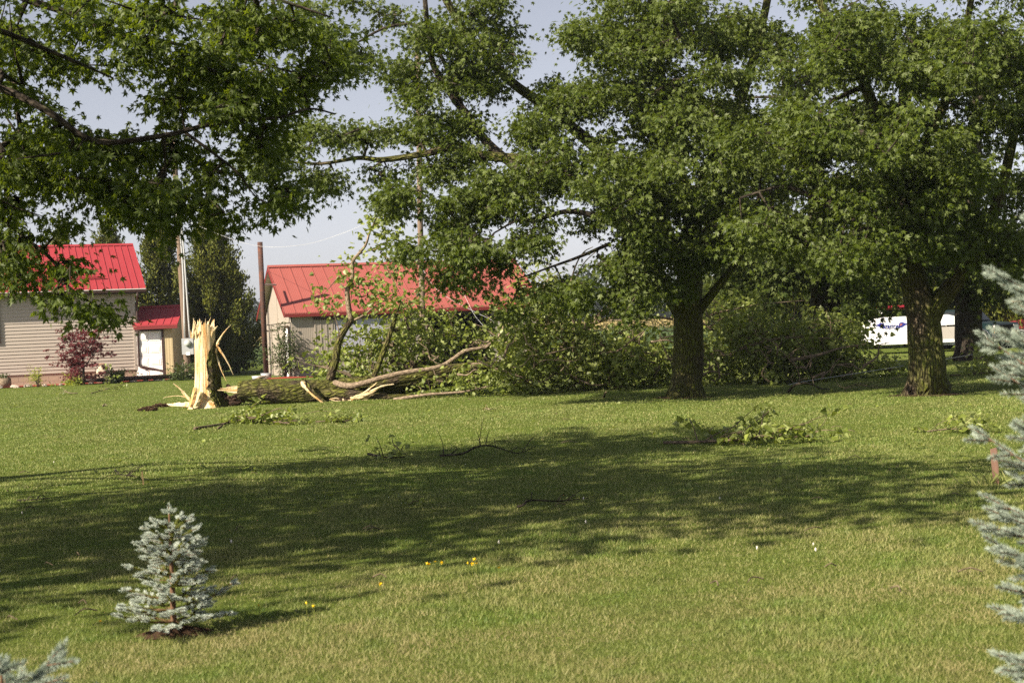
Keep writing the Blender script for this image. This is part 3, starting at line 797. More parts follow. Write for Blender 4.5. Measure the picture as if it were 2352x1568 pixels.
def house():
    c = G(316, 875); yaw = math.radians(19)          # right front corner; local x runs left to right so the wall lies at x<0
    F = frame(c, yaw)
    root = thing('house', 'house with bright red metal roof and beige lap siding at the left edge', 'house', c)
    W, D_ = 12.0, 9.0
    ze, zr = 4.10, 6.35
    wall = Acc()
    z = .52; row = .148
    yf = 0.0
    while z < ze - .12:                               # lap siding profile on the front
        zt = min(z + row, ze - .1)
        V = np.array([[-W, yf, z], [0, yf, z], [0, yf + .022, zt], [-W, yf + .022, zt], [-W, yf + .028, z], [0, yf + .028, z]])
        wall.add(F(V), Q=[[0, 1, 2, 3], [4, 5, 1, 0]], B=V)
        z += row
    lbox(wall, F, -W, 0, .03, D_, .5, ze - .05)
    lpoly(wall, F, [[0.002, .03, ze - .05], [0.002, D_, ze - .05], [0.002, D_ / 2, zr - .15]])
    wall.build('wall', M['siding'], root)
    ac = Acc(); lbox(ac, F, -.09, .03, -.03, .06, .5, ze - .1); ac.build('corner_trim', M['siding'], root)
    ac = Acc(); lbox(ac, F, -W, 0, .04, D_, -.3, .5); ac.build('foundation', M['block'], root)
    gable_roof(F, -W, .48, -.36, D_ / 2, D_ + .36, ze, zr, M['roof_red'], root, .30, .03)
    ac = Acc(); lbox(ac, F, -W, .48, -.37, -.32, ze - .22, ze - .07); lbox(ac, F, -W, .48, -.32, .03, ze - .13, ze - .10); ac.build('fascia', M['trim_brown'], root)
    ac = Acc(); slab(ac, F, [[-W, -.485, ze - .02], [.5, -.485, ze - .02], [.5, -.485, ze - .15], [-W, -.485, ze - .15]], (0, .11, 0)); ac.build('gutter', M['trim_brown'], root)
    ac = Acc(); lbox(ac, F, -W, .49, -.492, -.487, ze - .035, ze - .005); ac.build('drip_edge', M['white'], root)
    # snow guard bar
    ac = Acc(); t = .22; zz = ze + (zr - ze) * t; yy = -.36 + (D_ / 2 + .36) * t
    lbox(ac, F, -4.2, -1.15, yy - .05, yy + .02, zz + .04, zz + .13); ac.build('snow_guard', M['roof_red'], root)
    # window at the left
    ac = Acc(); w = root
    x1 = -5.72; x0 = x1 - 1.3
    for (a0, a1, z0, z1) in ((x0, x0 + .12, 1.92, 3.9), (x1 - .12, x1, 1.92, 3.9), (x0 + .12, x1 - .12, 3.78, 3.9), (x0 + .12, x1 - .12, 1.92, 2.04)):
        lbox(ac, F, a0, a1, -.06, .02, z0, z1)
    wi = ac.build('window', M['trim_brown'], root)
    ac = Acc(); lbox(ac, F, x0 + .12, x1 - .12, -.02, .01, 2.04, 3.78); ac.build('pane', M['glass'], wi)
    # downspout
    ac = Acc()
    pp = [[.12, -.43, ze - .15], [.12, -.41, ze - .35], [.09, -.1, ze - .75], [.09, -.09, ze - 1.1]]
    tube(ac, F(catmull(pp, 4)), .05, 8); tube(ac, F(np.array([[.09, -.09, ze - 1.1], [.09, -.09, .75]])), .045, 8)
    tube(ac, F(catmull([[.09, -.09, .75], [.25, -.12, .62], [2.0, -.5, .18], [2.2, -.6, .12]], 4)), .05, 8)
    ac.build('downspout', M['trim_brown'], root)
    return F
HF = house()

def shed():
    c = np.array([P(400, 866, 69.6)[0], 69.6, 0.0])
    F = frame(c, math.radians(4))
    root = thing('garage', 'small tan garage with red metal roof and white panelled door beside the house', 'garage', c)
    W, D_ = 1.64, 4.0; ze, zr = 2.42, 3.3
    ac = Acc(); lbox(ac, F, -.38, 0, 0, D_, 0, ze); lbox(ac, F, -W, -.38, 0, .12, 2.2, ze); lbox(ac, F, -W, -.38, .3, D_, 0, ze)
    lpoly(ac, F, [[0.002, 0, ze], [0.002, D_, ze], [.002, 1.9, zr - .05]])
    ac.build('wall', M['tan_metal'], root)
    gable_roof(F, -W - .02, .28, -.3, 1.9, D_, ze + .05, zr, M['roof_red'], root, .3, .025)
    ac = Acc(); lbox(ac, F, -W, .28, -.32, -.28, ze - .14, ze - .02); ac.build('fascia', M['trim_red'], root)
    ac = Acc(); lbox(ac, F, -.48, -.38, -.03, .0, 0, 2.2); lbox(ac, F, -W, -.38, -.03, .0, 2.2, 2.3); ac.build('door_frame', M['trim_brown'], root)
    ac = Acc()
    for r in range(4):
        z0 = .02 + r * .545
        lbox(ac, F, -W, -.485, .05, .09, z0, z0 + .535)
        for q in range(2):
            x1 = -.55 - q * .55
            lbox(ac, F, x1 - .47, x1, .035, .05, z0 + .11, z0 + .43)
            lbox(ac, F, x1 - .40, x1 - .07, .022, .035, z0 + .17, z0 + .37)
    ac.build('garage_door', M['white'], root)
shed()

def barn():
    c = G(677, 866); yaw = math.radians(17.5)
    F = frame(c, yaw)                                     # local x to the right along the long front, y to the back
    root = thing('barn', 'beige ribbed metal barn with faded red roof and dark open doorway', 'barn', c)
    Ln, D_ = 10.6, 7.4
    zw, zr = 2.62, 4.75
    ac = Acc()
    def wallbox(x0, x1, z0=0., z1=zw): lbox(ac, F, x0, x1, 0, .1, z0, z1)
    wallbox(0, 1.8); wallbox(1.8, 3.8, 0, .95); wallbox(1.8, 3.8, 2.3, zw); wallbox(3.8, 5.75); wallbox(8.5, Ln); wallbox(5.75, 8.5, 2.42, zw)
    lbox(ac, F, 0, Ln, D_ - .1, D_, 0, zw); lbox(ac, F, Ln - .1, Ln, .1, D_ - .1, 0, zw)
    ac.build('wall', M['barn_wall'], root)
    # left gable wall: ribs run along y, so the rib coordinate is y
    ga = Acc()
    for pts in ([[0, .1, 0], [0, D_ - .1, 0], [0, D_ - .1, 2.35], [0, .1, 2.35]],):
        p = np.array(pts, float); ga.add(F(p), Q=[[0, 1, 2, 3]], B=np.stack([p[:, 1], p[:, 0], p[:, 2]], -1))
    p = np.array([[-.03, .02, 2.32], [-.03, D_ - .02, 2.32], [-.03, D_ / 2, zr - .1]], float)
    ga.add(F(p), T=[[0, 1, 2]], B=np.stack([p[:, 1], p[:, 0], p[:, 2]], -1))
    for (y0, y1) in ((.015, .09), (3.6, 3.66), (1.75, 1.8), (5.5, 5.55)):
        lbox(ga, F, -.05, -.005, y0, y1, 0, 2.3 if y0 < 3 or y0 > 5 else 4.4)
    lbox(ga, F, -.045, -.032, .1, D_ - .1, 2.27, 2.33)
    ga.build('gable_wall', M['barn_wall'], root)
    gable_roof(F, -.35, Ln + .3, -.20, D_ / 2, D_ + .20, zw + .02, zr, M['roof_old'], root, .46, .02, th=.05)
    ac = Acc()
    for ya in (-.20, D_ + .20):                            # rake boards and fascia
        slab(ac, F, [[-.37, ya, zw - .04], [-.37, D_ / 2, zr - .06], [-.37, D_ / 2, zr - .2], [-.37, ya, zw - .18]], (.015, 0, 0))
    lbox(ac, F, -.35, Ln + .3, -.21, -.185, zw - .15, zw - .035); ac.build('fascia', M['trim_red'], root)
    ac = Acc()
    for ya, s in ((-.18, 1), (D_ + .18, -1)):
        slab(ac, F, [[-.35, ya, zw - .06], [.0, ya, zw - .06], [.0, D_ / 2, zr - .09], [-.35, D_ / 2, zr - .09]], (0, 0, -.015))
    ac.build('soffit', M['siding'], root)
    ac = Acc(); lbox(ac, F, .12, Ln - .12, 3.2, 3.3, .02, 2.5); ac.build('dark_backing', M['dark_in'], root)  # near-black sheet, its colour stands in for the shade inside the doorway
    ac = Acc(); lbox(ac, F, 5.6, 8.6, -.12, 0, 2.36, 2.5); lbox(ac, F, 5.69, 5.75, -.03, .11, 0, 2.4); lbox(ac, F, 8.5, 8.56, -.03, .11, 0, 2.4); ac.build('door_track', M['trim_brown'], root)
    ac = Acc()
    for i in range(4): lbox(ac, F, .9 + i * .24, .9 + i * .24 + .05, -.06, -.045, .1, 2.3)
    lbox(ac, F, .9, 1.75, -.045, -.012, .08, 2.32); ac.build('sliding_door', M['barn_wall'], root)
    ac = Acc(); lbox(ac, F, .85, 5.5, -.14, -.05, 2.34, 2.44); ac.build('door_rail', M['trim_brown'], root)
    ac = Acc(); lbox(ac, F, 1.8, 3.8, -.02, .05, .95, 2.3); ac.build('shaded_siding', plain('siding_in_shade', (.36, .36, .46), .4, .4, .15), root)  # stretch of siding in shade; the bluish shade is put into its colour
    # side door in the gable
    ac = Acc(); lbox(ac, F, -.05, -.006, .75, 1.65, .0, 2.05); ac.build('side_door', M['white'], root)
    ac = Acc(); lbox(ac, F, -.09, -.052, .66, .74, 0, 2.14); lbox(ac, F, -.09, -.052, 1.66, 1.74, 0, 2.14); lbox(ac, F, -.09, -.052, .74, 1.66, 2.06, 2.14); ac.build('side_door_frame', M['trim_brown'], root)
    return F
BF = barn()

# ------------------------------------------------------------------ poles, pipe and wires
def pipe():
    b = G(612, 869)
    root = thing('chimney_pipe', 'tall rusty pipe chimney standing at the gable of the barn', 'chimney', b)
    ac = Acc(); top = P(597, 556, b[1])
    tube(ac, np.array([b + [0, 0, .15], top]), .108, 20); ac.build('pipe', M['rust'], root, smooth=True)
    ac = Acc(); m1 = P(605, 654, b[1]); e = P(634, 654, b[1] + 1.5)
    tube(ac, np.array([m1, e]), .035, 8); ac.build('bracket', M['siding'], root); ac = Acc(); m2 = P(609, 760, b[1]); tube(ac, np.array([m2, P(632, 760, b[1] + 1.2)]), .04, 8); ac.build('bracket', M['siding'], root)
    ac = Acc(); tube(ac, np.array([b - [0, 0, .05], b + [0, 0, .22]]), [.19, .23], 20); ac.build('base', M['grey_metal'], root, smooth=True)
    k = G(595, 872)
    r2 = Acc(); tube(r2, np.array([k - [0, 0, .02], k + [0, 0, .16]]), [.24, .29], 18, caps=True)
    r2.build('metal_pan', M['grey_metal'], smooth=True, label='low grey metal pan on the grass left of the chimney foot', cat='pan')
pipe()

def pole_left():
    d = 68
    b = np.array([P(432, 866, d)[0], d, 0])
    root = thing('utility_pole', 'leaning wooden utility pole with grey conduits and meter by the garage', 'pole', b)
    ac = Acc(); top = P(398, 310, d)
    line = np.array([b - [0, 0, .2], P(424, 740, d), P(410, 530, d), top])
    tube(ac, catmull(line, 5), np.linspace(.15, .11, 16), 14); ac.build('pole', M['pole_wood'], root, smooth=True)
    ac = Acc()
    for q in ([(424, 775), (421, 640), (413, 520), (409, 490)], [(436, 775), (430, 690), (421, 560), (415, 505), (411, 498)]):
        tube(ac, catmull([P(x, y, d - .2) for x, y in q], 4), .036, 8)
    ac.build('conduit', M['galv'], root, smooth=True)
    c = P(432, 795, d - .33); ac = Acc(); box(ac, c, (.50, .24, .70)); mb = ac.build('meter_box', M['grey_metal'], root)
    ac = Acc(); m0 = P(431, 788, d - .47); tube(ac, np.array([m0, m0 - [0, .07, 0]]), .14, 18); ac.build('meter', plain('meter_glass', (.42, .44, .42), .2, .6), mb, smooth=True)
    ac = Acc(); box(ac, P(432, 812, d - .46), (.17, .01, .13)); ac.build('plate', M['white'], mb)
    ac = Acc()
    tube(ac, np.array([P(405, y, d - .25) for y in (493, 496, 499, 502, 505, 508)]), [.03, .055, .03, .055, .03, .05], 8)
    ac.build('insulator', M['galv'], root)
    return P(405, 500, d)
pole_left()

def pole_mid():
    d = 58
    b = np.array([P(972, 866, d)[0], d, 0])
    root = thing('utility_pole', 'plain grey wooden utility pole in front of the barn roof', 'pole', b)
    ac = Acc(); line = np.array([b - [0, 0, .2], P(970, 700, d), P(965, 500, d), P(961, 200, d), P(958, 60, d)])
    tube(ac, catmull(line, 5), np.linspace(.12, .09, 21), 14); ac.build('pole', M['pole_wood'], root, smooth=True)
pole_mid()

def wire(name, label, pts, r=.012, mat='galv', group=None):
    ac = Acc(); tube(ac, catmull(pts, 8), r, 5); ac.build(name, M[mat], smooth=True, label=label, cat='wire', group=group)
wire('power_line', 'thin sagging power line across the sky above the barn chimney', [P(409, 500, 67.6), P(524, 546, 66), P(593, 565, 64), P(662, 566, 63), P(740, 552, 61), P(856, 506, 60), P(962, 440, 58)], .006)
wire('guy_wire', 'taut guy wire slanting down across the barn roof to the right', [P(965, 610, 57.8), P(1015, 674, 55), P(1172, 756, 48), P(1300, 825, 43)], .006)
wire('guy_wire', 'second guy wire, steeper, crossing the open barn doorway', [P(1050, 640, 55), P(1085, 715, 54), P(1110, 748, 53), P(1150, 800, 52)], .006)
wire('fallen_wire', 'fallen cable strung low over the grass behind the right maple', [P(1810, 884, 33), P(1858, 874, 34), P(2083, 839, 39), P(2174, 824, 44), P(2286, 805, 52), P(2400, 785, 60)], .007, 'grey_metal')
wire('fallen_wire', 'pale loop of fallen cable lying on the grass left of the right maple', [P(1925, 868, 32.5), P(1922, 874, 32), P(1926, 884, 31.8), P(1945, 890, 31.6), P(2010, 884, 33)], .004, 'bark_pale')

# ------------------------------------------------------------------ trailer, pickup, red frame at the right
M['trailer_white'] = plain('trailer_white', (.80, .80, .82), .35, .5, .02)
M['trailer_grey'] = plain('trailer_grey', (.40, .37, .34), .5, .4, .1)
M['rubber'] = plain('rubber', (.02, .02, .02), .8, .2, .2)
M['blue'] = plain('decal_blue', (.03, .035, .22), .4, .4, .05)
M['red'] = plain('decal_red', (.34, .12, .10), .4, .4, .05)
M['paint_red'] = plain('paint_red', (.17, .010, .018), .4, .5, .1)
M['teal'] = plain('pickup_teal', (.005, .016, .018), .3, .5, .1)
M['chrome'] = plain('chrome', (.35, .35, .36), .2, .5, .05, metal=.9)
M['amber'] = plain('amber', (.7, .3, .03), .3, .5, .05)

def prism(ac, F, pts2, y0, y1, m=0):
    "2D outline (x, z) extruded in local y"
    n = len(pts2); V = np.array([[x, y0, z] for x, z in pts2] + [[x, y1, z] for x, z in pts2], float)
    c = V[:n].mean(0); c2 = V[n:].mean(0)
    V = np.vstack([V, c, c2])
    T = [[2 * n, (i + 1) % n, i] for i in range(n)] + [[2 * n + 1, n + i, n + (i + 1) % n] for i in range(n)]
    Q = [[i, (i + 1) % n, n + (i + 1) % n, n + i] for i in range(n)]
    ac.add(F(V), T=T, Q=Q, B=V, m=m)
def wheel(F, x, y, r, w, parent, name='wheel'):
    ac = Acc(); tube(ac, F(np.array([[x, y, r], [x, y + w, r]])), r, 28); t = ac.build(name, M['rubber'], parent, smooth=False)
    sg = 1 if w > 0 else -1
    ac = Acc(); tube(ac, F(np.array([[x, y - .015 * sg, r], [x, y + .05 * sg, r]])), r * .62, 24); ac.build('rim', M['chrome'], t)
    ac = Acc(); tube(ac, F(np.array([[x + math.cos(a0) * r * .78, y - .003 * sg, r + math.sin(a0) * r * .78] for a0 in np.linspace(0, 6.283, 33)])), r * .025, 5); ac.build('tyre_lettering', M['white'], t)

def trailer():
    d = 61.0
    c = np.array([P(2104, 815, d)[0], d, 0.0]); F = frame(c, math.radians(0))
    s = d / FPX
    root = thing('cargo_trailer', 'white enclosed trailer with blue and red winged logo behind the right maple', 'trailer', c)
    zb, zt = .50, 1.5 + (728 - 727) * s + .0
    zt = P(2104, 725, d)[2]; x0 = P(2007, 760, d)[0] - c[0]; x1 = P(2205, 760, d)[0] - c[0]
    o = [(x0, zb), (x0 - .0, zt - .55), (x0 + .06, zt - .25), (x0 + .25, zt - .10), (x0 + .9, zt - .01), (x1 - .45, zt), (x1 - .2, zt - .07), (x1 - .05, zt - .28), (x1, zt - .7), (x1 + .02, zb + .55), (x1 - .02, zb + .3), (x1 - .05, zb)]
    ac = Acc(); prism(ac, F, o, 0, 2.2); ac.build('body', M['trailer_white'], root)
    ac = Acc(); prism(ac, F, [(x1 - 1.35, zb), (x1 - 1.35, zb + .48), (x1 - .0, zb + .48), (x1 + .0, zb)], -.012, 2.2)
    ac.build('nose_guard', M['trailer_grey'], root)
    ac = Acc(); lbox(ac, F, x0, x1, -.015, 0, zb - .12, zb); lbox(ac, F, x1 - 1.3, x1 + .1, .9, 1.2, zb - .25, zb - .13); ac.build('frame_rail', M['trailer_white'], root)
    ac = Acc()
    hx = x1 - .55
    for p0, p1 in (((x1 - 1.4, zt - .42), (hx, zt - .42)), ((hx, zt - .42), (x1 - .28, zt - .9)), ((x1 - 1.4, zt - .98), (x1 - .1, zt - .98))):
        a0 = np.array([p0[0], -.006, p0[1]]); a1 = np.array([p1[0], -.006, p1[1]]); tube(ac, F(np.array([a0, a1])), .013, 6)
    ac.build('hatch', M['trailer_grey'], root)
    ac = Acc(); tube(ac, F(np.array([[x1 - .95, -.12, -.0], [x1 - .95, -.12, zb + .25]])), .035, 8); tube(ac, F(np.array([[x1 - .95, -.12, 0], [x1 - .95, -.12, .03]])), .1, 10); ac.build('jack', M['galv'], root)
    ac = Acc(); prism(ac, F, [(x0 + 1.8 + .42 * math.cos(t), zb + .02 + .34 * max(0, math.sin(t))) for t in np.linspace(0, math.pi, 14)], -.06, -.001); ac.build('wheel_arch', M['trailer_white'], root)
    wheel(F, x0 + 1.8, -.03, .30, .2, root)
    # logo: wings and the lettering seen in the photograph
    tx = P(2048, 748, d)[0] - c[0]; tz = P(2048, 748, d)[2]
    for sx in (-1, 1):
        ac = Acc()
        w = [(tx + sx * .24, tz - .10), (tx + sx * .30, tz + .10), (tx + sx * .42, tz + .13), (tx + sx * .56, tz + .07), (tx + sx * .78, tz + .02), (tx + sx * .55, tz + .01), (tx + sx * .40, tz - .08)]
        prism(ac, F, w, -.006, -.001); ac.build('logo_wing', M['blue'], root)
        ac = Acc(); w = [(tx + sx * .30, tz - .03), (tx + sx * .34, tz + .06), (tx + sx * .42, tz + .07), (tx + sx * .40, tz + .01)]
        prism(ac, F, w, -.011, -.007); ac.build('logo_stripe', M['red'], root)
    cu = bpy.data.curves.new('lettering', 'FONT'); cu.body = 'TRITON'; cu.size = .22; cu.extrude = .004; cu.shear = .25; cu.align_x = 'CENTER'
    cu.offset = .003
    tmp = bpy.data.objects.new('lettering_curve', cu); COL.objects.link(tmp); bpy.context.view_layer.update()
    me = bpy.data.meshes.new_from_object(tmp.evaluated_get(bpy.context.evaluated_depsgraph_get())); bpy.data.objects.remove(tmp); bpy.data.curves.remove(cu)
    me.name = 'lettering'; me.materials.clear(); me.materials.append(M['blue'])
    t = bpy.data.objects.new('lettering', me); COL.objects.link(t)
    t.location = Vector(F(np.array([[tx, -.016, tz - .12]]))[0].tolist()); t.rotation_euler = (math.pi / 2, 0, 0); t.scale = (.72, 1, 1)
    t.parent = root; t.matrix_parent_inverse = root.matrix_basis.inverted()
trailer()

def red_frame():
    d = 66
    c = np.array([P(2078, 815, d)[0], d, 0.0])
    root = thing('hoist_frame', 'dark red steel hoist frame rising behind the white trailer', 'frame', c)
    ac = Acc()
    a0, a1, a2 = P(2094, 830, d), P(2090, 704, d), P(2010, 709, d)
    for p, q in ((a0, a1), (a1, a2)):
        tube(ac, np.array([p, q]), .085, 4)
    ac.build('post', M['paint_red'], root)
    ac = Acc(); l = P(2022, 716, d); tube(ac, np.array([l - [0, .1, 0], l]), .08, 12); ac.build('work_lamp', M['white'], root)
red_frame()

def pickup():
    c = np.array([P(2257, 815, 63)[0] + .5, 65.3, 0.0]); F = frame(c, math.radians(127))
    root = thing('pickup_truck', 'dark teal pickup parked behind the blue spruce at the right edge', 'pickup', c)
    ac = Acc()
    o = [(-2.0, .45), (-2.05, .75), (-2.0, 1.02), (-.7, 1.12), (-.25, 1.12), (2.6, 1.10), (2.6, .5), (1.9, .45), (1.75, .8), (1.3, .8), (1.1, .45), (-1.1, .42), (-1.2, .72), (-1.5, .82), (-1.75, .72), (-1.85, .45)]
    prism(ac, F, o, 0, 1.75); ac.build('body', M['teal'], root)
    ac = Acc(); prism(ac, F, [(-.75, 1.11), (-.25, 1.62), (.85, 1.64), (1.05, 1.10)], .08, 1.67); ac.build('cab', M['teal'], root)
    for ya, yb in ((.07, .079), (1.671, 1.68)):
        ac = Acc(); prism(ac, F, [(-.6, 1.16), (-.2, 1.56), (.3, 1.57), (.3, 1.16)], ya, yb); ac.build('window', M['glass'], root)
    ac = Acc(); slab(ac, F, [[-.76, .15, 1.15], [-.76, 1.6, 1.15], [-.30, 1.55, 1.60], [-.30, .2, 1.60]], (-.02, 0, .02)); ac.build('windscreen', M['glass'], root)
    ac = Acc(); lbox(ac, F, -2.15, -2.0, -.02, 1.77, .46, .62); ac.build('bumper', M['chrome'], root)
    ac = Acc(); lbox(ac, F, -2.07, -2.03, .42, 1.33, .70, .95); ac.build('grille', M['dark_in'], root)
    for y0 in (.08, 1.37):
        ac = Acc(); lbox(ac, F, -2.07, -2.03, y0, y0 + .3, .72, .94); ac.build('headlight', M['white'], root)
        ac = Acc(); lbox(ac, F, -2.075, -2.03, y0, y0 + .3, .64, .70); ac.build('indicator', M['amber'], root)
    ac = Acc(); tube(ac, F(np.array([[-1.5 + .40 * math.cos(t), 1.76, .42 + .38 * math.sin(t)] for t in np.linspace(-.1, math.pi + .1, 12)])), .025, 6); ac.build('wheel_arch', M['chrome'], root)
    for x in (-1.5, 1.5):
        wheel(F, x, 1.77, .36, -.24, root); wheel(F, x, -.02, .36, .24, root)
    d = 72
    c = np.array([P(2420, 800, d)[0], d, 0.0]); F = frame(c, math.radians(-20))
    root = thing('red_car', 'red car roof just showing behind the pickup at the far right', 'car', c)
    ac = Acc(); prism(ac, F, [(-2.2, .4), (-2.2, .95), (-1.2, 1.1), (2, 1.1), (2.2, .9), (2.2, .4)], 0, 1.7); ac.build('body', M['paint_red'], root)
    ac = Acc(); prism(ac, F, [(-1.2, 1.1), (-.6, 1.62), (.9, 1.66), (1.5, 1.1)], .1, 1.6); ac.build('roof', M['paint_red'], root)
    ac = Acc(); prism(ac, F, [(-.95, 1.15), (-.5, 1.54), (.8, 1.56), (1.25, 1.15)], .085, .099); ac.build('window', M['glass'], root)
    for x in (-1.4, 1.4): wheel(F, x, -.02, .33, .22, root)
pickup()

# ------------------------------------------------------------------ cedars and background evergreens
def cedar(label, px, d, ytop, rad, seed, n=900, mat='cedar', ybase=None, group='cedars behind the buildings', size=.17, name='cedar_tree'):
    g = np.random.default_rng(seed)
    x = P(px, 800, d)[0]; H = P(px, ytop, d)[2]; b = np.array([x, d, 0.0])
    root = thing(name, label, 'tree', b, group)
    ac = Acc(); tp = catmull([b, b + [0, 0, H * .5], b + [.05, 0, H * .96]], 5); tube(ac, tp, np.linspace(.2, .02, len(tp)), 8); ac.build('trunk', M['bark_dark'], root, smooth=True)
    nb = max(60, n // 8)
    br = Acc(); TP, OO = [], []
    for k in range(nb):
        t = (k + g.random()) / nb; a = g.random() * 6.283
        r = rad * (1 - t ** 1.5) ** .9 * min(1, .7 + t * 2) * (.5 + .75 * g.random() ** 1.3) + .12
        z0 = .2 + t * (H - .6); up = r * (.25 + .6 * g.random())
        hd = np.array([math.cos(a), math.sin(a), 0])
        c_ = catmull([[x, d, z0], np.array([x, d, z0 + up * .15]) + hd * r * .55, np.array([x, d, min(H, z0 + up)]) + hd * r], 5)
        tube(br, c_, np.linspace(.035, .006, len(c_)), 4, caps=False)
        for q in c_[3:]:
            TP.append(q + g.normal(size=3) * .06); OO.append(unit((hd + [0, 0, .5])[None])[0])
        if g.random() < .5: TP.append(c_[-1] + [0, 0, .25] + g.normal(size=3) * .08); OO.append(np.array([0, 0, 1.0]))
    for k in range(10): TP.append(np.array([x, d, H - .12 * k]) + g.normal(size=3) * .05); OO.append(np.array([0, 0, 1.0]))
    br.build('branches', M['bark_dark'], root)
    TP = np.array(TP); OO = np.array(OO); m = 24
    c = np.repeat(TP, m, 0); o = np.repeat(OO, m, 0)
    q = g.normal(size=c.shape); ss = size / .17
    p = c + q * np.array([.10, .10, .17]) * ss
    lv = Acc(); leaves(lv, OVAL, p, o * .7 + np.array([0, 0, .55]) + g.normal(size=c.shape) * .45, g.normal(size=c.shape) + o, size * (.6 + .8 * g.random(len(c))))
    lv.build('crown', M[mat], root)
cedar('tall ragged cedar right of the leaning utility pole', 490, 76, 478, 2.1, 41, 1150)
cedar('broad cedar between the house roof and the leaning pole', 372, 80, 500, 2.4, 42, 1000)
cedar('cedar whose top shows over the right end of the house roof', 260, 84, 508, 1.6, 43, 700)
cedar('cedar top showing over the house roof below the hanging boughs', 150, 86, 515, 1.7, 44, 600)
cedar('cedar top nearest the left edge, over the house roof', 30, 88, 530, 1.8, 45, 500)
cedar('rounded cedar low beside the bean field, right of the pole', 540, 79, 600, 1.35, 46, 500)
for i, (px, dd, yt, rr, lab) in enumerate([(1990, 73, 560, 2.6, 'dark evergreen behind the left end of the white trailer'), (2120, 75, 540, 2.8, 'dark evergreen directly behind the red hoist frame'), (2250, 76, 560, 2.8, 'dark evergreen behind the shaded trunk by the pickup'),
                                (2350, 74, 600, 2.6, 'yellowish evergreen behind the pickup at the right edge'), (1850, 74, 560, 2.8, 'dark evergreen behind the leafy end of the fallen crown'), (1720, 76, 600, 2.4, 'evergreen furthest left in the row behind the fallen crown'), (2460, 74, 560, 2.6, 'evergreen standing just outside the right edge behind the pickup')]):
    cedar(lab, px, dd, yt, rr, 60 + i, 620, 'cedar_dark' if i != 3 else 'cedar', group='evergreens behind the trailer', size=.26, name='evergreen_tree')

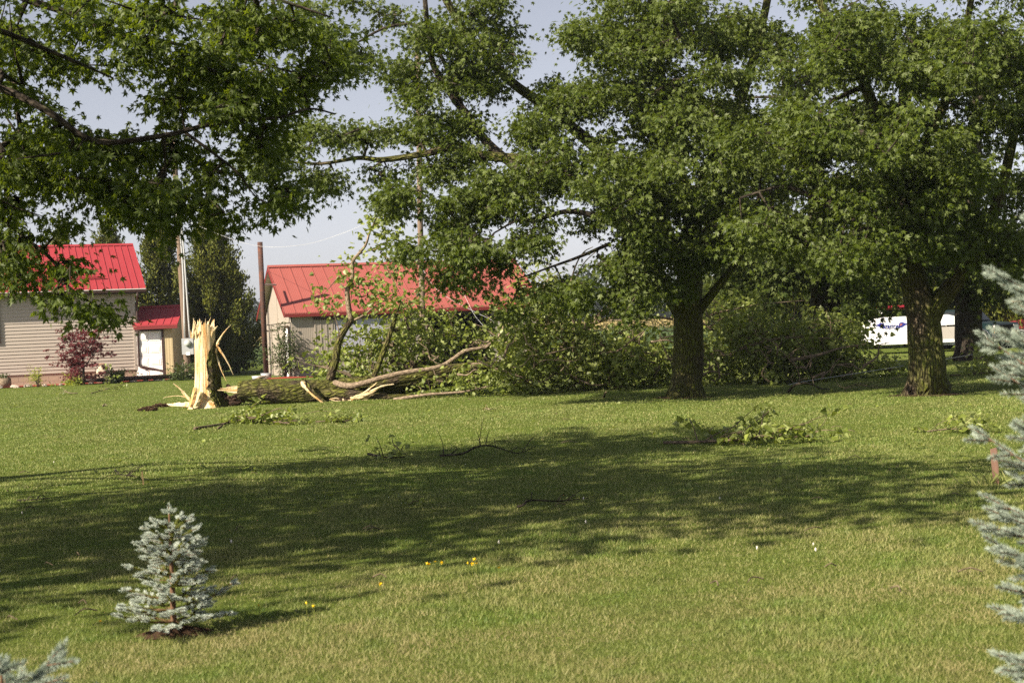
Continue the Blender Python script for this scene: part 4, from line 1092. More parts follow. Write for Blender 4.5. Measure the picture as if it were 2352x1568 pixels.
# ------------------------------------------------------------------ the snapped trunk
def stump():
    g = np.random.default_rng(31)
    c = G(477, 934); d = c[1]; s = d / FPX
    root = thing('tree_stump', 'snapped tall stump with pale splintered wood on its left and mossy bark on its right', 'stump', c)
    seg, nz = 96, 60
    H = 1.82
    ang = np.linspace(0, 2 * np.pi, seg, endpoint=False)
    tz = np.linspace(0, 1, nz)
    lean = np.array([.0, 0, 0])
    topv = H + .05 * np.sin(ang * 3) + .10 * g.random(seg) + (g.random(seg) > .8) * .1
    def shell(ac, r_scale, a0, a1, jag, zmax=None, ridges=0., m=0, z1=1.0):
        idx = [k for k in range(seg) if a0 <= ang[k] <= a1]
        A = ang[idx]; tv = topv[idx] * z1 + jag * g.random(len(idx))
        ga = g.normal(size=len(idx)); ga = np.convolve(np.pad(ga, 2, 'wrap'), [.2, .6, .2], 'same')[2:-2]
        V = []; Bk = []
        for t in tz:
            z = t * tv
            r = (.245 + .20 * np.exp(-z * 3.6) * (1 + .35 * np.sin(A * 5 + 1)) - .015 * t) * r_scale * (1 + ridges * ga * (.7 + .5 * np.sin(z * 3)))
            x = c[0] + lean[0] * z / H * -1.0 + r * np.cos(A) * 1.15; y = c[1] + r * np.sin(A)
            V.append(np.stack([x, y, z - .03], -1)); Bk.append(np.stack([r * np.cos(A), r * np.sin(A), z], -1))
        V = np.array(V); Bk = np.array(Bk); m_ = len(idx)
        i, j = np.meshgrid(np.arange(nz - 1), np.arange(m_ - 1), indexing='ij')
        Q = np.stack([i * m_ + j, i * m_ + j + 1, (i + 1) * m_ + j + 1, (i + 1) * m_ + j], -1).reshape(-1, 4)
        ac.add(V.reshape(-1, 3), Q=Q, B=Bk.reshape(-1, 3), m=m)
    # bare wood core
    ac = Acc(); shell(ac, .93, 0, 6.4, .16, ridges=.045)
    k0 = ac.n
    cv = np.array([[c[0] - .05, c[1], H - .25]]); ring = ac.V[0][(nz - 1) * seg:(nz) * seg]
    ac.add(np.vstack([ring, cv]), T=[[i, (i + 1) % seg, seg] for i in range(seg)], B=np.vstack([ring, cv]))
    ac.build('heartwood', M['raw_wood'], root)
    # bark shell on the right / camera-right side: angles -1.25 .. 1.6 (0 = +x, -pi/2 = towards the camera)
    bk = Acc()
    ang2 = ang.copy()
    ang -= 2 * np.pi * (ang > np.pi) if False else 0
    A0 = np.where(ang > np.pi, ang - 2 * np.pi, ang)
    idx = np.argsort(A0); An = A0[idx]
    sel = (An > -1.22) & (An < 2.1); A = An[sel]
    tv = np.interp(A, [-1.25, -1.0, -.7, 0, 2.1], [1.0, 1.35, 1.5, 1.55, 1.7]) + .12 * g.random(len(A))
    Vs, Bs = [], []
    ga = g.normal(size=len(A))
    wob = .10 * g.normal(size=nz); wob = np.convolve(np.pad(wob, 3, 'edge'), np.ones(5) / 5, 'same')[3:-3]
    for q, t in enumerate(tz):
        z = t * tv
        Aw = A + np.clip((-.6 - A) / .6, 0, 1) * (wob[q] * 2.0 - .12)
        r = (.265 + .22 * np.exp(-z * 3.6) * (1 + .3 * np.sin(A * 5 + 1))) * (1 + .035 * ga * np.sin(z * 5 + A * 3))
        Vs.append(np.stack([c[0] + r * np.cos(Aw) * 1.15, c[1] + r * np.sin(Aw), z - .03], -1)); Bs.append(np.stack([r * np.cos(A), r * np.sin(A), z], -1))
    Vs = np.array(Vs); m_ = len(A)
    i, j = np.meshgrid(np.arange(nz - 1), np.arange(m_ - 1), indexing='ij')
    Q = np.stack([i * m_ + j, i * m_ + j + 1, (i + 1) * m_ + j + 1, (i + 1) * m_ + j], -1).reshape(-1, 4)
    bk.add(Vs.reshape(-1, 3), Q=Q, B=np.array(Bs).reshape(-1, 3)); bk.build('bark', M['bark_moss_log'], root, smooth=True)
    # splinters round the top
    for k in range(30):
        an = g.random() * 6.283; r = .22 * (.5 + .6 * g.random())
        p0 = np.array([c[0] - .05 + r * math.cos(an) * 1.15, c[1] + r * math.sin(an), H - .15])
        ln = .18 + .38 * g.random() ** 2
        dr = np.array([g.normal() * .22 + .08, g.normal() * .2, 1.0])
        pts = p0 + dr * ln * np.array([0, .5, 1.0])[:, None] + np.array([[0, 0, 0], [g.normal() * .015, 0, 0], [0, 0, 0]])
        ac = Acc(); tube(ac, pts, [.028, .018, .002], 5); ac.build('splinter', M['raw_wood'], root)
    for an_, L_, dx in ((-1.5, .75, .30), (-1.0, .55, .42)):
        pass
    # long strips peeled off on the right
    for q, w in (([(496, 800), (503, 782), (516, 762), (530, 746)], .034), ([(497, 792), (508, 808), (524, 834), (536, 861)], .030), ([(497, 815), (503, 835), (512, 858), (520, 876)], .026), ([(496, 800), (494, 815), (490, 840)], .05), ([(485, 770), (492, 757), (500, 748)], .03), ([(478, 766), (481, 752), (484, 745)], .02)):
        p = catmull([P(x, y, d - .1) for x, y in q], 5)
        ac = Acc(); tube(ac, p, np.concatenate([np.full(3, w * .8), np.linspace(w, w * .12, len(p) - 3)]), 6, rough=.4, rs=g); ac.build('splinter', M['raw_wood'], root)
    # strips lying at the left foot
    for q, w in (([(447, 925), (436, 918), (425, 905), (414, 893), (398, 880)], .07), ([(445, 928), (430, 914), (410, 909), (384, 911), (374, 915)], .028), ([(440, 925), (432, 930), (425, 922)], .05), ([(436, 914), (424, 908), (418, 900), (425, 897)], .03)):
        w *= .62
        p = catmull([P(x, y, d - .2) for x, y in q], 4); p[:, 2] = np.maximum(p[:, 2], .03)
        ac = Acc(); tube(ac, p, np.linspace(w, w * .2, len(p)), 6, rough=.6, rs=g); ac.build('splinter', M['raw_wood'], root)
    ac = Acc()
    a0, a1 = G(450, 934), G(382, 931)
    n = 14; V = []
    for i in range(n):
        t = i / (n - 1); p = a0 + (a1 - a0) * t; w = .19 * (1 - t * .75)
        hz = .13 * (1 - t * .8)
        V += [p + [0, -w, .0], p + [0, -w * .4, hz + .03 * g.random()], p + [0, w * .6, hz], p + [0, w, 0]]
    Q = [[i * 4 + k, i * 4 + k + 1, i * 4 + 5 + k, i * 4 + 4 + k] for i in range(n - 1) for k in range(3)]
    V = np.array(V); ac.add(V, Q=Q, B=V[:, [2, 1, 0]]); ac.build('wood_slab', M['raw_wood'], root)
    # grey leg-like sapwood sheets flaring at the foot
    for q in ([(462, 900), (455, 920), (449, 937)], [(449, 890), (444, 915), (438, 934)]):
        p = catmull([P(x, y, d - .42) for x, y in q], 4); ac = Acc(); tube(ac, p, np.linspace(.05, .07, len(p)), 7, rough=.3, rs=g); ac.build('root_flare', M['raw_wood'], root)
stump()

def rough_lump(name, label, cat, c, size, mat, seed, group=None, n=700):
    g = np.random.default_rng(seed)
    import bmesh
    bm = bmesh.new(); bmesh.ops.create_icosphere(bm, subdivisions=4, radius=1)
    ph = g.random((6, 3)) * 6.28; fr = g.normal(size=(6, 3)) * 3.5
    for v in bm.verts:
        q = np.array(v.co); k = 1 + sum(.09 * math.sin(float(q @ fr[i]) * (1 + i * .6) + ph[i][0]) for i in range(6)) + .06 * g.normal()
        v.co = Vector((q[0] * k * size[0], q[1] * k * size[1], max(-.05, q[2] * k * size[2])))
    me = bpy.data.meshes.new(name); bm.to_mesh(me); bm.free(); me.materials.append(M[mat])
    o = bpy.data.objects.new(name, me); COL.objects.link(o); o.location = Vector([float(v) for v in c])
    return tag(o, label, cat, group)
rough_lump('soil_clump', 'dark clump of dug-up soil on the grass left of the stump', 'soil', G(338, 941), (.22, .16, .08), 'soil', 1)
rough_lump('soil_clump', 'dark clod of soil touching the pale wood slab at the stump foot', 'soil', G(368, 934), (.18, .13, .09), 'soil', 2)

def fallen_tree():
    g = np.random.default_rng(33)
    d = 37.6
    c = G(700, 925)
    root = thing('fallen_tree', 'fallen cottonwood with mossy trunk and broken leafy crown lying in front of the barn', 'fallen tree', c)
    T = lambda pts, r0, r1, n=5: (lambda q: (q[0], q[1]))(traced(pts, d, r0, r1, n))
    trunk = traced([(548, 896, 0), (600, 898, 0), (680, 900, 0), (760, 896, .1), (850, 888, .3), (930, 880, .6), (1020, 868, .9), (1115, 860, 1.2)], d, .30, .24, 8)
    trunk[1][:] = np.interp(np.linspace(0, 1, len(trunk[1])), [0, .1, .35, .6, 1], [.22, .27, .28, .26, .2])
    ac = Acc()
    tube(ac, *trunk, 28, fn=lambda t, a: 1 + .06 * np.sin(a * 4 + t * 12) + .035 * np.sin(a * 9 - t * 20) + .02 * np.sin(a * 15 + t * 50))
    for q in (traced([(770, 880, .1), (860, 882, 0), (930, 868, 0), (1021, 849, 0), (1070, 843, 0), (1120, 841, .2), (1180, 838, .5)], d, .14, .10, 6),
              traced([(730, 905, -.1), (800, 905, -.3), (870, 912, -.4), (960, 915, -.4)], d, .12, .09, 6),
              traced([(600, 918, -.05), (650, 916, 0), (720, 912, 0)], d, .12, .16, 6)):
        tube(ac, *q, 18, fn=lambda t, a: 1 + .06 * np.sin(a * 4 + t * 8) + .03 * np.sin(a * 9))
    ac.build('trunk', M['bark_moss_log'], root, smooth=True)
    # broken end: pale splinters and rotten hollow
    for q, w in (([(592, 896), (560, 893), (530, 893), (505, 892)], .07), ([(600, 905), (570, 903), (545, 902), (520, 899)], .07), ([(598, 912), (570, 908), (548, 907)], .05), ([(575, 890), (545, 888), (520, 889)], .035), ([(585, 905), (556, 898), (500, 896)], .05)):
        p = catmull([P(x, y, d - .22 + .1 * g.random()) for x, y in q], 4); a2 = Acc(); tube(a2, p, np.linspace(w, .008, len(p)), 6, rough=.4, rs=g); a2.build('splinter', M['raw_wood'], root)
    for q, w in (([(580, 878), (600, 866), (618, 864)], .06), ([(575, 882), (600, 872), (622, 866)], .03)):
        p = catmull([P(x, y, d + .35) for x, y in q], 4); a2 = Acc(); tube(a2, p, np.linspace(w, .01, len(p)), 6, rough=.3, rs=g); a2.build('splinter', M['bark_pale'], root)
    a2 = Acc()
    for q, w in (([(602, 898), (575, 905), (550, 912), (528, 920)], .16), ([(565, 900), (540, 896), (520, 884)], .07), ([(560, 915), (530, 925), (505, 926)], .10), ([(500, 905), (520, 915), (548, 918)], .13), ([(640, 918), (615, 921), (600, 924)], .07)):
        p = catmull([P(x, y, d + .05) for x, y in q], 4); p[:, 2] = np.maximum(p[:, 2], .05); tube(a2, p, np.linspace(w, w * .5, len(p)), 8, rough=.7, rs=g)
    a2.build('rotten_heart', M['rot_wood'], root)
    # bark slab leaning on the trunk, and torn limb
    a2 = Acc(); p = catmull([P(697, 879, d - .42), P(722, 905, d - .55), P(748, 926, d - .62)], 6); tube(a2, p, np.linspace(.09, .05, len(p)), 8, rough=.2, rs=g); a2.build('bark_slab', M['bark_moss_log'], root)
    a2 = Acc(); p = catmull([P(693, 877, d - .5), P(713, 902, d - .65), P(746, 928, d - .68)], 6); tube(a2, p, [.045, .055, .05, .038, .03, .028, .025, .025, .025, .025, .02, .02, .012][:len(p)], 6, rough=.5, rs=g); a2.build('torn_wood', M['raw_wood'], root)
    for q, w in (([(806, 918), (835, 908), (860, 896), (880, 886), (905, 882)], .09), ([(800, 920), (780, 922), (760, 918)], .04), ([(800, 922), (825, 928), (845, 927)], .03), ([(790, 918), (770, 914), (756, 917)], .03), ([(812, 912), (835, 902), (858, 885), (866, 878)], .035)):
        p = catmull([P(x, y, d - .6) for x, y in q], 4); p[:, 2] = np.maximum(p[:, 2], .03); a2 = Acc(); tube(a2, p, np.linspace(w * .65, .008, len(p)), 7, rough=.8, rs=g); a2.build('torn_wood', M['raw_wood'], root)
    a2 = Acc(); p = catmull([P(770, 922, d - .5), P(790, 921, d - .55), P(815, 920, d - .5)], 5); tube(a2, p, np.linspace(.10, .07, len(p)), 8, rough=.7, rs=g); a2.build('torn_stub', M['rot_wood'], root)
    # limbs: mossy dark ones, pale ones
    dark = [traced([(758, 872), (762, 855), (771, 827), (774, 805), (779, 782), (793, 755), (807, 736)], d, .105, .075),
            traced([(858, 866), (874, 825), (893, 775), (905, 740), (912, 720)], d, .07, .045),
            traced([(1180, 838, .5), (1240, 828, .8), (1300, 822, 1), (1400, 815, 1.3), (1540, 817, 1.8)], d, .1, .04)]
    pale = [traced([(807, 736), (800, 702), (798, 665), (809, 637), (810, 602), (823, 584), (840, 562), (849, 534), (862, 506), (873, 480)], d, .072, .012),
            traced([(823, 584), (845, 577), (868, 571)], d, .02, .008), traced([(806, 738), (830, 727), (856, 708)], d, .035, .018), traced([(798, 668), (785, 655), (768, 642)], d, .022, .012), traced([(770, 645), (779, 632), (776, 618)], d, .012, .006),
            traced([(765, 878), (800, 886, -.3), (834, 880, -.4), (880, 867, -.4), (927, 856, -.4), (1006, 843, -.4), (1040, 825, -.4), (1068, 806, -.4), (1115, 796, -.3), (1146, 771, -.2), (1160, 745, 0)], d, .078, .032, 6),
            traced([(1115, 796), (1150, 790), (1190, 782), (1260, 778)], d, .03, .012), traced([(1085, 835, -.5), (1115, 838, -.5), (1168, 855, -.6), (1243, 877, -.8), (1290, 836, -.8)], d, .035, .012),
            traced([(905, 918, -.6), (940, 912, -.7), (990, 905, -.8), (1068, 899, -1), (1130, 885, -1)], d, .05, .015), traced([(1234, 775), (1240, 746), (1277, 724), (1310, 700)], d, .07, .03),
            traced([(1352, 746, .8), (1384, 720, .8), (1446, 674, .8), (1500, 640, .8)], d, .09, .04), traced([(1359, 744, .7), (1402, 730, .6), (1450, 728, .5), (1499, 727, .5), (1546, 733, .5)], d, .05, .03),
            traced([(1300, 690), (1321, 614), (1340, 580), (1362, 567)], d, .025, .008), traced([(1320, 640), (1345, 600), (1377, 571)], d, .02, .008),
            traced([(1227, 839, -.8), (1260, 830, -.8), (1296, 820, -.8)], d, .04, .02), traced([(1380, 811, -.8), (1421, 805, -.8), (1452, 780, -.8), (1480, 760, -.6)], d, .03, .012), traced([(1296, 855, -1), (1359, 883, -1), (1399, 881, -1)], d, .03, .012),
            traced([(1168, 770, .2), (1185, 745, 0), (1230, 690, 0), (1260, 640, 0)], d, .05, .015), traced([(1352, 746, .8), (1300, 790, .8), (1240, 830, .8)], d, .09, .09),
            traced([(1814, 828, -1.2), (1883, 814, -1.2), (1927, 800, -1.2), (1990, 790, -1)], d + 1, .05, .012), traced([(1700, 800, -1), (1758, 783, -1), (1824, 775, -1), (1927, 778, -1)], d + 1, .045, .012), traced([(1640, 720, 0), (1740, 700, 0), (1850, 690, 0)], d + 1, .03, .01),
            traced([(1540, 817, 1.8), (1640, 815, 1.5), (1760, 812, 1), (1900, 815, 1)], d, .07, .03)]
    for k in range(70):   # torn branches and twigs poking out of the heap
        x0 = 960 + g.random() * 1040; y0 = 735 + g.random() * 140 + max(0, x0 - 1700) * .12; an = g.random() * 3.1; ln = 30 + 90 * g.random() ** 1.5
        dx, dy = math.cos(an) * ln, -math.sin(an) * ln * .65; dd = -1.5 + .9 * (y0 < 800) + (x0 > 1500) * .9
        w0 = .012 + .022 * g.random()
        pale.append(traced([(x0, y0, dd), (x0 + dx * .35 + g.normal() * 7, y0 + dy * .35 + g.normal() * 7, dd - .05), (x0 + dx * .7 + g.normal() * 7, y0 + dy * .7 + g.normal() * 7, dd - .1), (x0 + dx, y0 + dy, dd - .1)], d, w0, .005))
    cl = [(760, 790, 45, 60, 1.3, 0.8, 14), (745, 840, 40, 30, 1.3, 0.6, 8), (850, 800, 70, 60, 1.9, 1, 26), (830, 850, 60, 30, 1.9, 0.8, 12), (920, 790, 70, 70, 1.9, 1.1, 30), (930, 720, 45, 40, 1.7, 0.8, 12), (990, 800, 60, 60, 1.8, 1.1, 26), (900, 680, 40, 30, 0, 0.6, 8), (870, 650, 30, 20, 0, 0.5, 4), (830, 690, 30, 20, 0, 0.4, 4),
          (960, 850, 60, 25, 2.1, 0.8, 12), (1050, 794, 60, 40, 1.7, 1.1, 9), (1040, 734, 50, 24, 1.7, 0.9, 4), (1110, 784, 60, 32, 1.6, 1.1, 8), (1100, 880, 64, 25, -0.4, 1, 14), (1000, 895, 48, 16, -0.5, 0.8, 7), (1180, 760, 60, 50, 0, 1.2, 24), (1180, 830, 80, 50, 0, 1.3, 34), (1180, 885, 80, 25, -0.4, 1, 18),
          (1270, 760, 70, 40, 0, 1.2, 24), (1280, 830, 80, 55, 0, 1.4, 38), (1290, 885, 80, 22, -0.3, 1, 18), (1380, 840, 80, 50, 0, 1.4, 36), (1390, 885, 80, 20, -0.3, 1, 16), (1470, 830, 60, 60, 0, 1.4, 30), (1500, 880, 60, 22, -0.3, 1, 12), (1470, 760, 50, 30, 0.4, 1, 10), (1330, 770, 40, 25, 0.4, 1, 6), (1230, 690, 50, 30, 0, 1, 10), (1300, 660, 40, 30, 0, 0.8, 6), (1250, 640, 30, 22, 0, 0.6, 5), (1270, 620, 25, 14, 0, 0.5, 3), (1170, 700, 40, 30, 0, 0.9, 8), (1240, 720, 60, 30, 0, 1, 12),
          (1560, 840, 60, 50, 1, 1.4, 22), (1660, 740, 70, 50, 1, 1.6, 26), (1660, 820, 80, 55, 1, 1.6, 40), (1670, 870, 80, 22, 0.6, 1.2, 18), (1760, 760, 80, 50, 1, 1.6, 34), (1770, 830, 80, 45, 0.8, 1.6, 36), (1770, 868, 70, 18, 0.5, 1, 14), (1870, 770, 80, 45, 1, 1.6, 32), (1870, 830, 80, 40, 0.8, 1.5, 32), (1930, 785, 50, 30, 1, 1.3, 14), (1960, 840, 60, 30, 0.8, 1.2, 20), (2030, 840, 36, 14, 1, 1, 8), (2050, 850, 30, 12, 0.8, 0.8, 5), (1900, 725, 40, 16, 1, 1, 6), (1720, 700, 60, 30, 1, 1.2, 12), (1610, 690, 50, 30, 1, 1.2, 10), (1820, 868, 60, 15, 0.4, 0.8, 8),
          (875, 500, 14, 22, 0, 0.3, 4), (900, 530, 26, 30, -0.1, 0.4, 8), (920, 575, 24, 30, -0.1, 0.4, 6), (815, 595, 14, 14, 0, 0.2, 2), (735, 670, 16, 12, 0.2, 0.2, 2), (743, 705, 10, 10, 1.5, 0.2, 1), (805, 640, 10, 12, 0, 0.15, 2), (1240, 625, 30, 12, 0, 0.4, 3)]
    cl += [(1465, 800, 60, 40, 0, 1.2, 16), (1320, 800, 60, 40, -.3, 1.2, 16), (1180, 800, 60, 40, -.6, 1, 12)]
    tips = clumps(cl, d, 1.5, g); tips = tips[tips[:, 2] > .08]
    tubes, dirs = grow([trunk] + dark + pale, tips, step=.35, rs=g, k=.010, rmin=.005, wig=.16, arch=.05)
    for p, r in dark:
        a3 = Acc(); tube(a3, p, r, 12, rough=.08, rs=g); a3.build('dark_limb', M['bark_moss_log'], root, smooth=True)
    for p, r in pale:
        a3 = Acc(); tube(a3, p, r, 9, rough=.10, rs=g); a3.build('pale_limb', M['bark_pale'], root, smooth=True)
    a3 = Acc()
    for p, r in tubes:
        tube(a3, p, r, 5, caps=False)
    a3.build('twigs', M['bark_twig'], root)
    lv = Acc()
    leaf_clusters(lv, COTTON, tips, unit(dirs + g.normal(size=dirs.shape) * .4), 17, .112, .28, .35, rs=g, flat=.8, nrm_up=.6)
    lv.build('leaves', M['cotton_leaf'], root)
fallen_tree()

# ------------------------------------------------------------------ broken branches on the lawn
def debris(label, pts, r, leafn, lsz=.05, seed=0, tip=.03, bark='bark_twig', up=.10, subs=5, tpl=COTTON, cat='branch', name='broken_branch', lmat='cotton_leaf', group='broken branches on the lawn', spread=.07, extra=()):
    g = np.random.default_rng(seed)
    q = [G(x, y) for x, y, _ in pts]; q = np.array([p + [0, 0, h] for p, (_, _, h) in zip(q, pts)])
    # keep the seen position: lift along the sight line rather than straight up
    q = []
    for x, y, h in pts: q.append(G(x, y, h))
    main = catmull(q, 5); root = thing(name, label, cat, q[0] * [1, 1, 0], group)
    ac = Acc(); tube(ac, main, np.linspace(r, r * .35, len(main)), 7, rough=.2, rs=g)
    tips = []
    Lm = np.linalg.norm(main[-1] - main[0])
    for e in extra:
        c = catmull([G(x, y, h) for x, y, h in e], 4); tube(ac, c, np.linspace(r * .5, r * .15, len(c)), 5, rough=.2, rs=g); tips.append(c[-1]); tips.append(c[len(c) // 2])
    for k in range(subs):
        i = int((.3 + .7 * k / max(1, subs)) * (len(main) - 1)); p = main[i]
        v = (main[-1] - main[0]) / Lm * .6 + g.normal(size=3) * np.array([.5, .5, .15]) + [0, 0, up * 1.5]; v = v / np.linalg.norm(v) * Lm * (.16 + .2 * g.random())
        e = p + v; e[2] = max(e[2], .02); c = catmull([p, (p + e) / 2 + [0, 0, .04], e], 3)
        tube(ac, c, np.linspace(r * .4, r * .15, len(c)), 5); tips += [e, (p + e) / 2]
    ac.build('stem', M[bark], root, smooth=True)
    if leafn:
        tips = np.array(tips); lv = Acc(); leaf_clusters(lv, tpl, tips, unit(g.normal(size=tips.shape)), leafn, lsz, spread, .2, rs=g, flat=.6, nrm_up=.5)
        for V in lv.V: V[:, 2] = np.maximum(V[:, 2], .01)
        lv.build('leaves', M[lmat], root)
debris('leafy broken branch with thick cut end lying right in front of the stump', [(447, 984, .05), (500, 976, .05), (545, 968, .05), (600, 966, .07), (665, 972, .04)], .03, 13, .10, 1, subs=14, spread=.12, extra=[[(500, 984, .03), (525, 965, .1), (537, 955, .15)], [(545, 966, .08), (590, 958, .15), (640, 938, .3), (660, 945, .25)], [(537, 955, .15), (570, 958, .15), (600, 955, .16)]])
debris('small leafy twig with thin arched stem right of the branch before the stump', [(725, 968, .03), (760, 966, .04), (795, 966, .04), (818, 960, .06)], .012, 7, .09, 2, subs=7, spread=.09, extra=[[(700, 950, .15), (740, 943, .25), (775, 950, .2), (790, 964, .05)], [(655, 940, .2), (670, 948, .15), (690, 955, .1)]])
debris('big leafy branch with bare sawn-looking stick end on the right of the lawn', [(1525, 1016, .03), (1580, 1015, .04), (1640, 1013, .05), (1720, 1008, .07), (1800, 1004, .06), (1885, 1002, .04)], .022, 10, .085, 3, subs=13, spread=.10, extra=[[(1690, 1012, .05), (1725, 975, .18), (1760, 950, .3), (1772, 935, .38)], [(1760, 1004, .06), (1795, 985, .15), (1830, 978, .2), (1850, 975, .2)], [(1660, 1012, .05), (1670, 990, .13), (1690, 975, .2), (1735, 935, .38)], [(1740, 1008, .05), (1750, 970, .2), (1755, 940, .35)], [(1640, 1014, .04), (1630, 990, .1), (1640, 980, .15)], [(1700, 1010, .05), (1720, 1000, .1), (1745, 995, .12)]])
debris('bare forked branch in the shade at the middle of the lawn', [(1010, 1046, .02), (1060, 1042, .03), (1090, 1028, .08), (1115, 1022, .12), (1145, 1028, .08), (1190, 1040, .02), (1230, 1024, .03)], .014, 0, seed=4, bark='bark_dark', subs=6, extra=[[(1018, 1044, .03), (1017, 1020, .14), (1002, 980, .35)], [(1035, 1042, .03), (1050, 1030, .08), (1030, 1018, .14)], [(1115, 1022, .12), (1120, 1000, .22), (1125, 985, .3)], [(1105, 1024, .11), (1100, 1005, .2), (1095, 990, .28)]])
debris('dark stick with a few pale leaves left of the middle of the shaded lawn', [(846, 1042, .02), (890, 1050, .02), (935, 1048, .02)], .018, 4, .06, 5, bark='bark_dark', subs=4, extra=[[(925, 1040, .04), (905, 1020, .13), (900, 1003, .22)], [(890, 1050, .02), (915, 1040, .05), (945, 1048, .02)]])
debris('long grey stick in the lower part of the shade', [(1188, 1163, .02), (1200, 1160, .03), (1220, 1148, .05), (1280, 1150, .03), (1352, 1143, .03)], .012, 0, seed=6, bark='bark_dark', subs=3, extra=[[(1300, 1149, .03), (1320, 1135, .08), (1335, 1122, .13)]])
debris('dark forked branch in the shade at the left of the lawn', [(265, 1080, .05), (280, 1093, .03), (300, 1092, .05), (345, 1102, .02)], .016, 0, seed=7, bark='bark_dark', subs=3, extra=[[(290, 1093, .03), (310, 1080, .1), (334, 1066, .18)], [(298, 1090, .04), (290, 1100, .02), (282, 1106, .01)]])
debris('dark mossy stick by the left edge of the lawn', [(40, 1150, .02), (75, 1148, .02), (118, 1142, .03)], .018, 0, seed=8, bark='bark_dark', subs=2)
debris('leafy twig with pale stick nearest the house bed', [(210, 903, .03), (232, 897, .06), (250, 893, .08), (273, 893, .06)], .018, 12, .085, 9, subs=6, spread=.09)
debris('short pale forked stick with few leaves before the house', [(178, 903, .03), (160, 902, .05), (145, 897, .06)], .016, 8, .08, 10, bark='bark_pale', subs=2)
debris('tiny pale chip of wood on the lawn before the red maple', [(236, 932, .03), (241, 928, .05), (245, 931, .03)], .02, 0, seed=11, bark='bark_pale', subs=0)
debris('leafy twig with long arched bare stems beside the right spruce', [(2130, 990, .02), (2180, 985, .04), (2230, 985, .04), (2278, 984, .03)], .010, 10, .075, 12, subs=5, spread=.09, extra=[[(2140, 992, .02), (2160, 970, .12), (2200, 962, .16), (2240, 966, .12)], [(2195, 975, .1), (2215, 968, .12), (2225, 962, .14)]])
debris('single pair of leaves on the lawn right of the big leafy branch', [(2105, 988, .02), (2112, 984, .04), (2128, 989, .02)], .006, 5, .07, 13, subs=1, spread=.04)
debris('few pale leaves on a yellow stalk in the deep shade', [(938, 1158, .02), (955, 1150, .04), (978, 1156, .02)], .004, 5, .05, 14, bark='bark_twig', subs=2, spread=.05)
debris('two small pale leaves in the shade behind the little spruce', [(575, 1086, .02), (583, 1084, .03), (592, 1087, .02)], .004, 4, .05, 15, subs=1, spread=.04)
debris('dark curved limb arching over the grass in front of the fallen crown', [(1811, 899, .04), (1826, 884, .2), (1843, 880, .25), (1866, 883, .2), (1886, 892, .08), (1912, 894, .04)], .03, 0, seed=16, bark='bark_dark', subs=2, extra=[[(1843, 880, .25), (1825, 872, .35), (1800, 866, .45)]])
debris('bare curved twigs lying just left of the right maple', [(1940, 894, .02), (1955, 885, .1), (1985, 884, .1), (2005, 890, .03), (2060, 886, .05)], .014, 0, seed=17, bark='bark_twig', subs=5)
debris('thin dead twig standing out of the grass right of the big leafy branch', [(1855, 1000, .02), (1880, 985, .08), (1895, 965, .2), (1905, 935, .35)], .005, 0, seed=18, bark='bark_twig', subs=3)
debris('brown curled dead leaf litter on the lawn before the fallen crown', [(1115, 938, .02), (1125, 939, .03), (1140, 938, .02)], .012, 3, .06, 19, bark='bark_pale', subs=1, lmat='corn_tassel', spread=.06)
debris('short curved dead twig on the lit strip of lawn', [(1290, 1016, .02), (1308, 1012, .05), (1328, 1016, .02)], .007, 0, seed=20, bark='bark_pale', subs=0)
debris('small upright brown stick left of the middle maple', [(1387, 912, .02), (1390, 902, .2), (1393, 900, .26)], .03, 0, seed=21, bark='bark_twig', subs=0)
debris('thin pale dead twig far left on the lawn', [(25, 935, .02), (40, 934, .03), (55, 936, .02)], .008, 3, .06, 22, subs=2)
debris('leafy litter strewn along the grass behind the right maple', [(2180, 862, .03), (2240, 858, .06), (2300, 852, .06), (2345, 845, .05)], .016, 16, .11, 23, subs=16, spread=.26)

# ------------------------------------------------------------------ stakes and small plants
def stake(label, base, top, w, mat):
    b = G(*base); t = P(top[0], top[1], b[1]); ac = Acc()
    ax = unit((t - b)[None])[0]
    V = []
    for p in (b - [0, 0, .05], t):
        V += [p + [-w, -w * .4, 0], p + [w, -w * .4, 0], p + [w, w * .4, 0], p + [-w, w * .4, 0]]
    V = np.array(V); V[4:, 2] += np.array([0, .01, .008, -.004])
    ac.add(V, Q=BOXQ); ac.build('wooden_stake', mat, label=label, cat='stake', group='wooden stakes in the lawn')
stake('thin pale stake behind the little spruce', (331, 1118), (326, 1083), .008, plain('stake_pale', (.42, .30, .14), .8, .2, .3, 20))
stake('wide weathered brown stake beside the right-hand spruce', (2290, 1118), (2282, 1030), .026, plain('stake_brown', (.22, .13, .095), .85, .15, .4, 12, scale=(3, 3, .3)))
ac = Acc(); b = G(349, 1270); tube(ac, catmull([b, P(345, 1200, b[1]), P(337, 1140, b[1]), P(333, 1122, b[1])], 4), .0025, 5)
ac.build('plastic_stalk', leaf_mat('stalk', (.15, .18, .03), (.18, .2, .04), (.15, .18, .03)), label='thin green grass stalk rising behind the little spruce', cat='stalk')

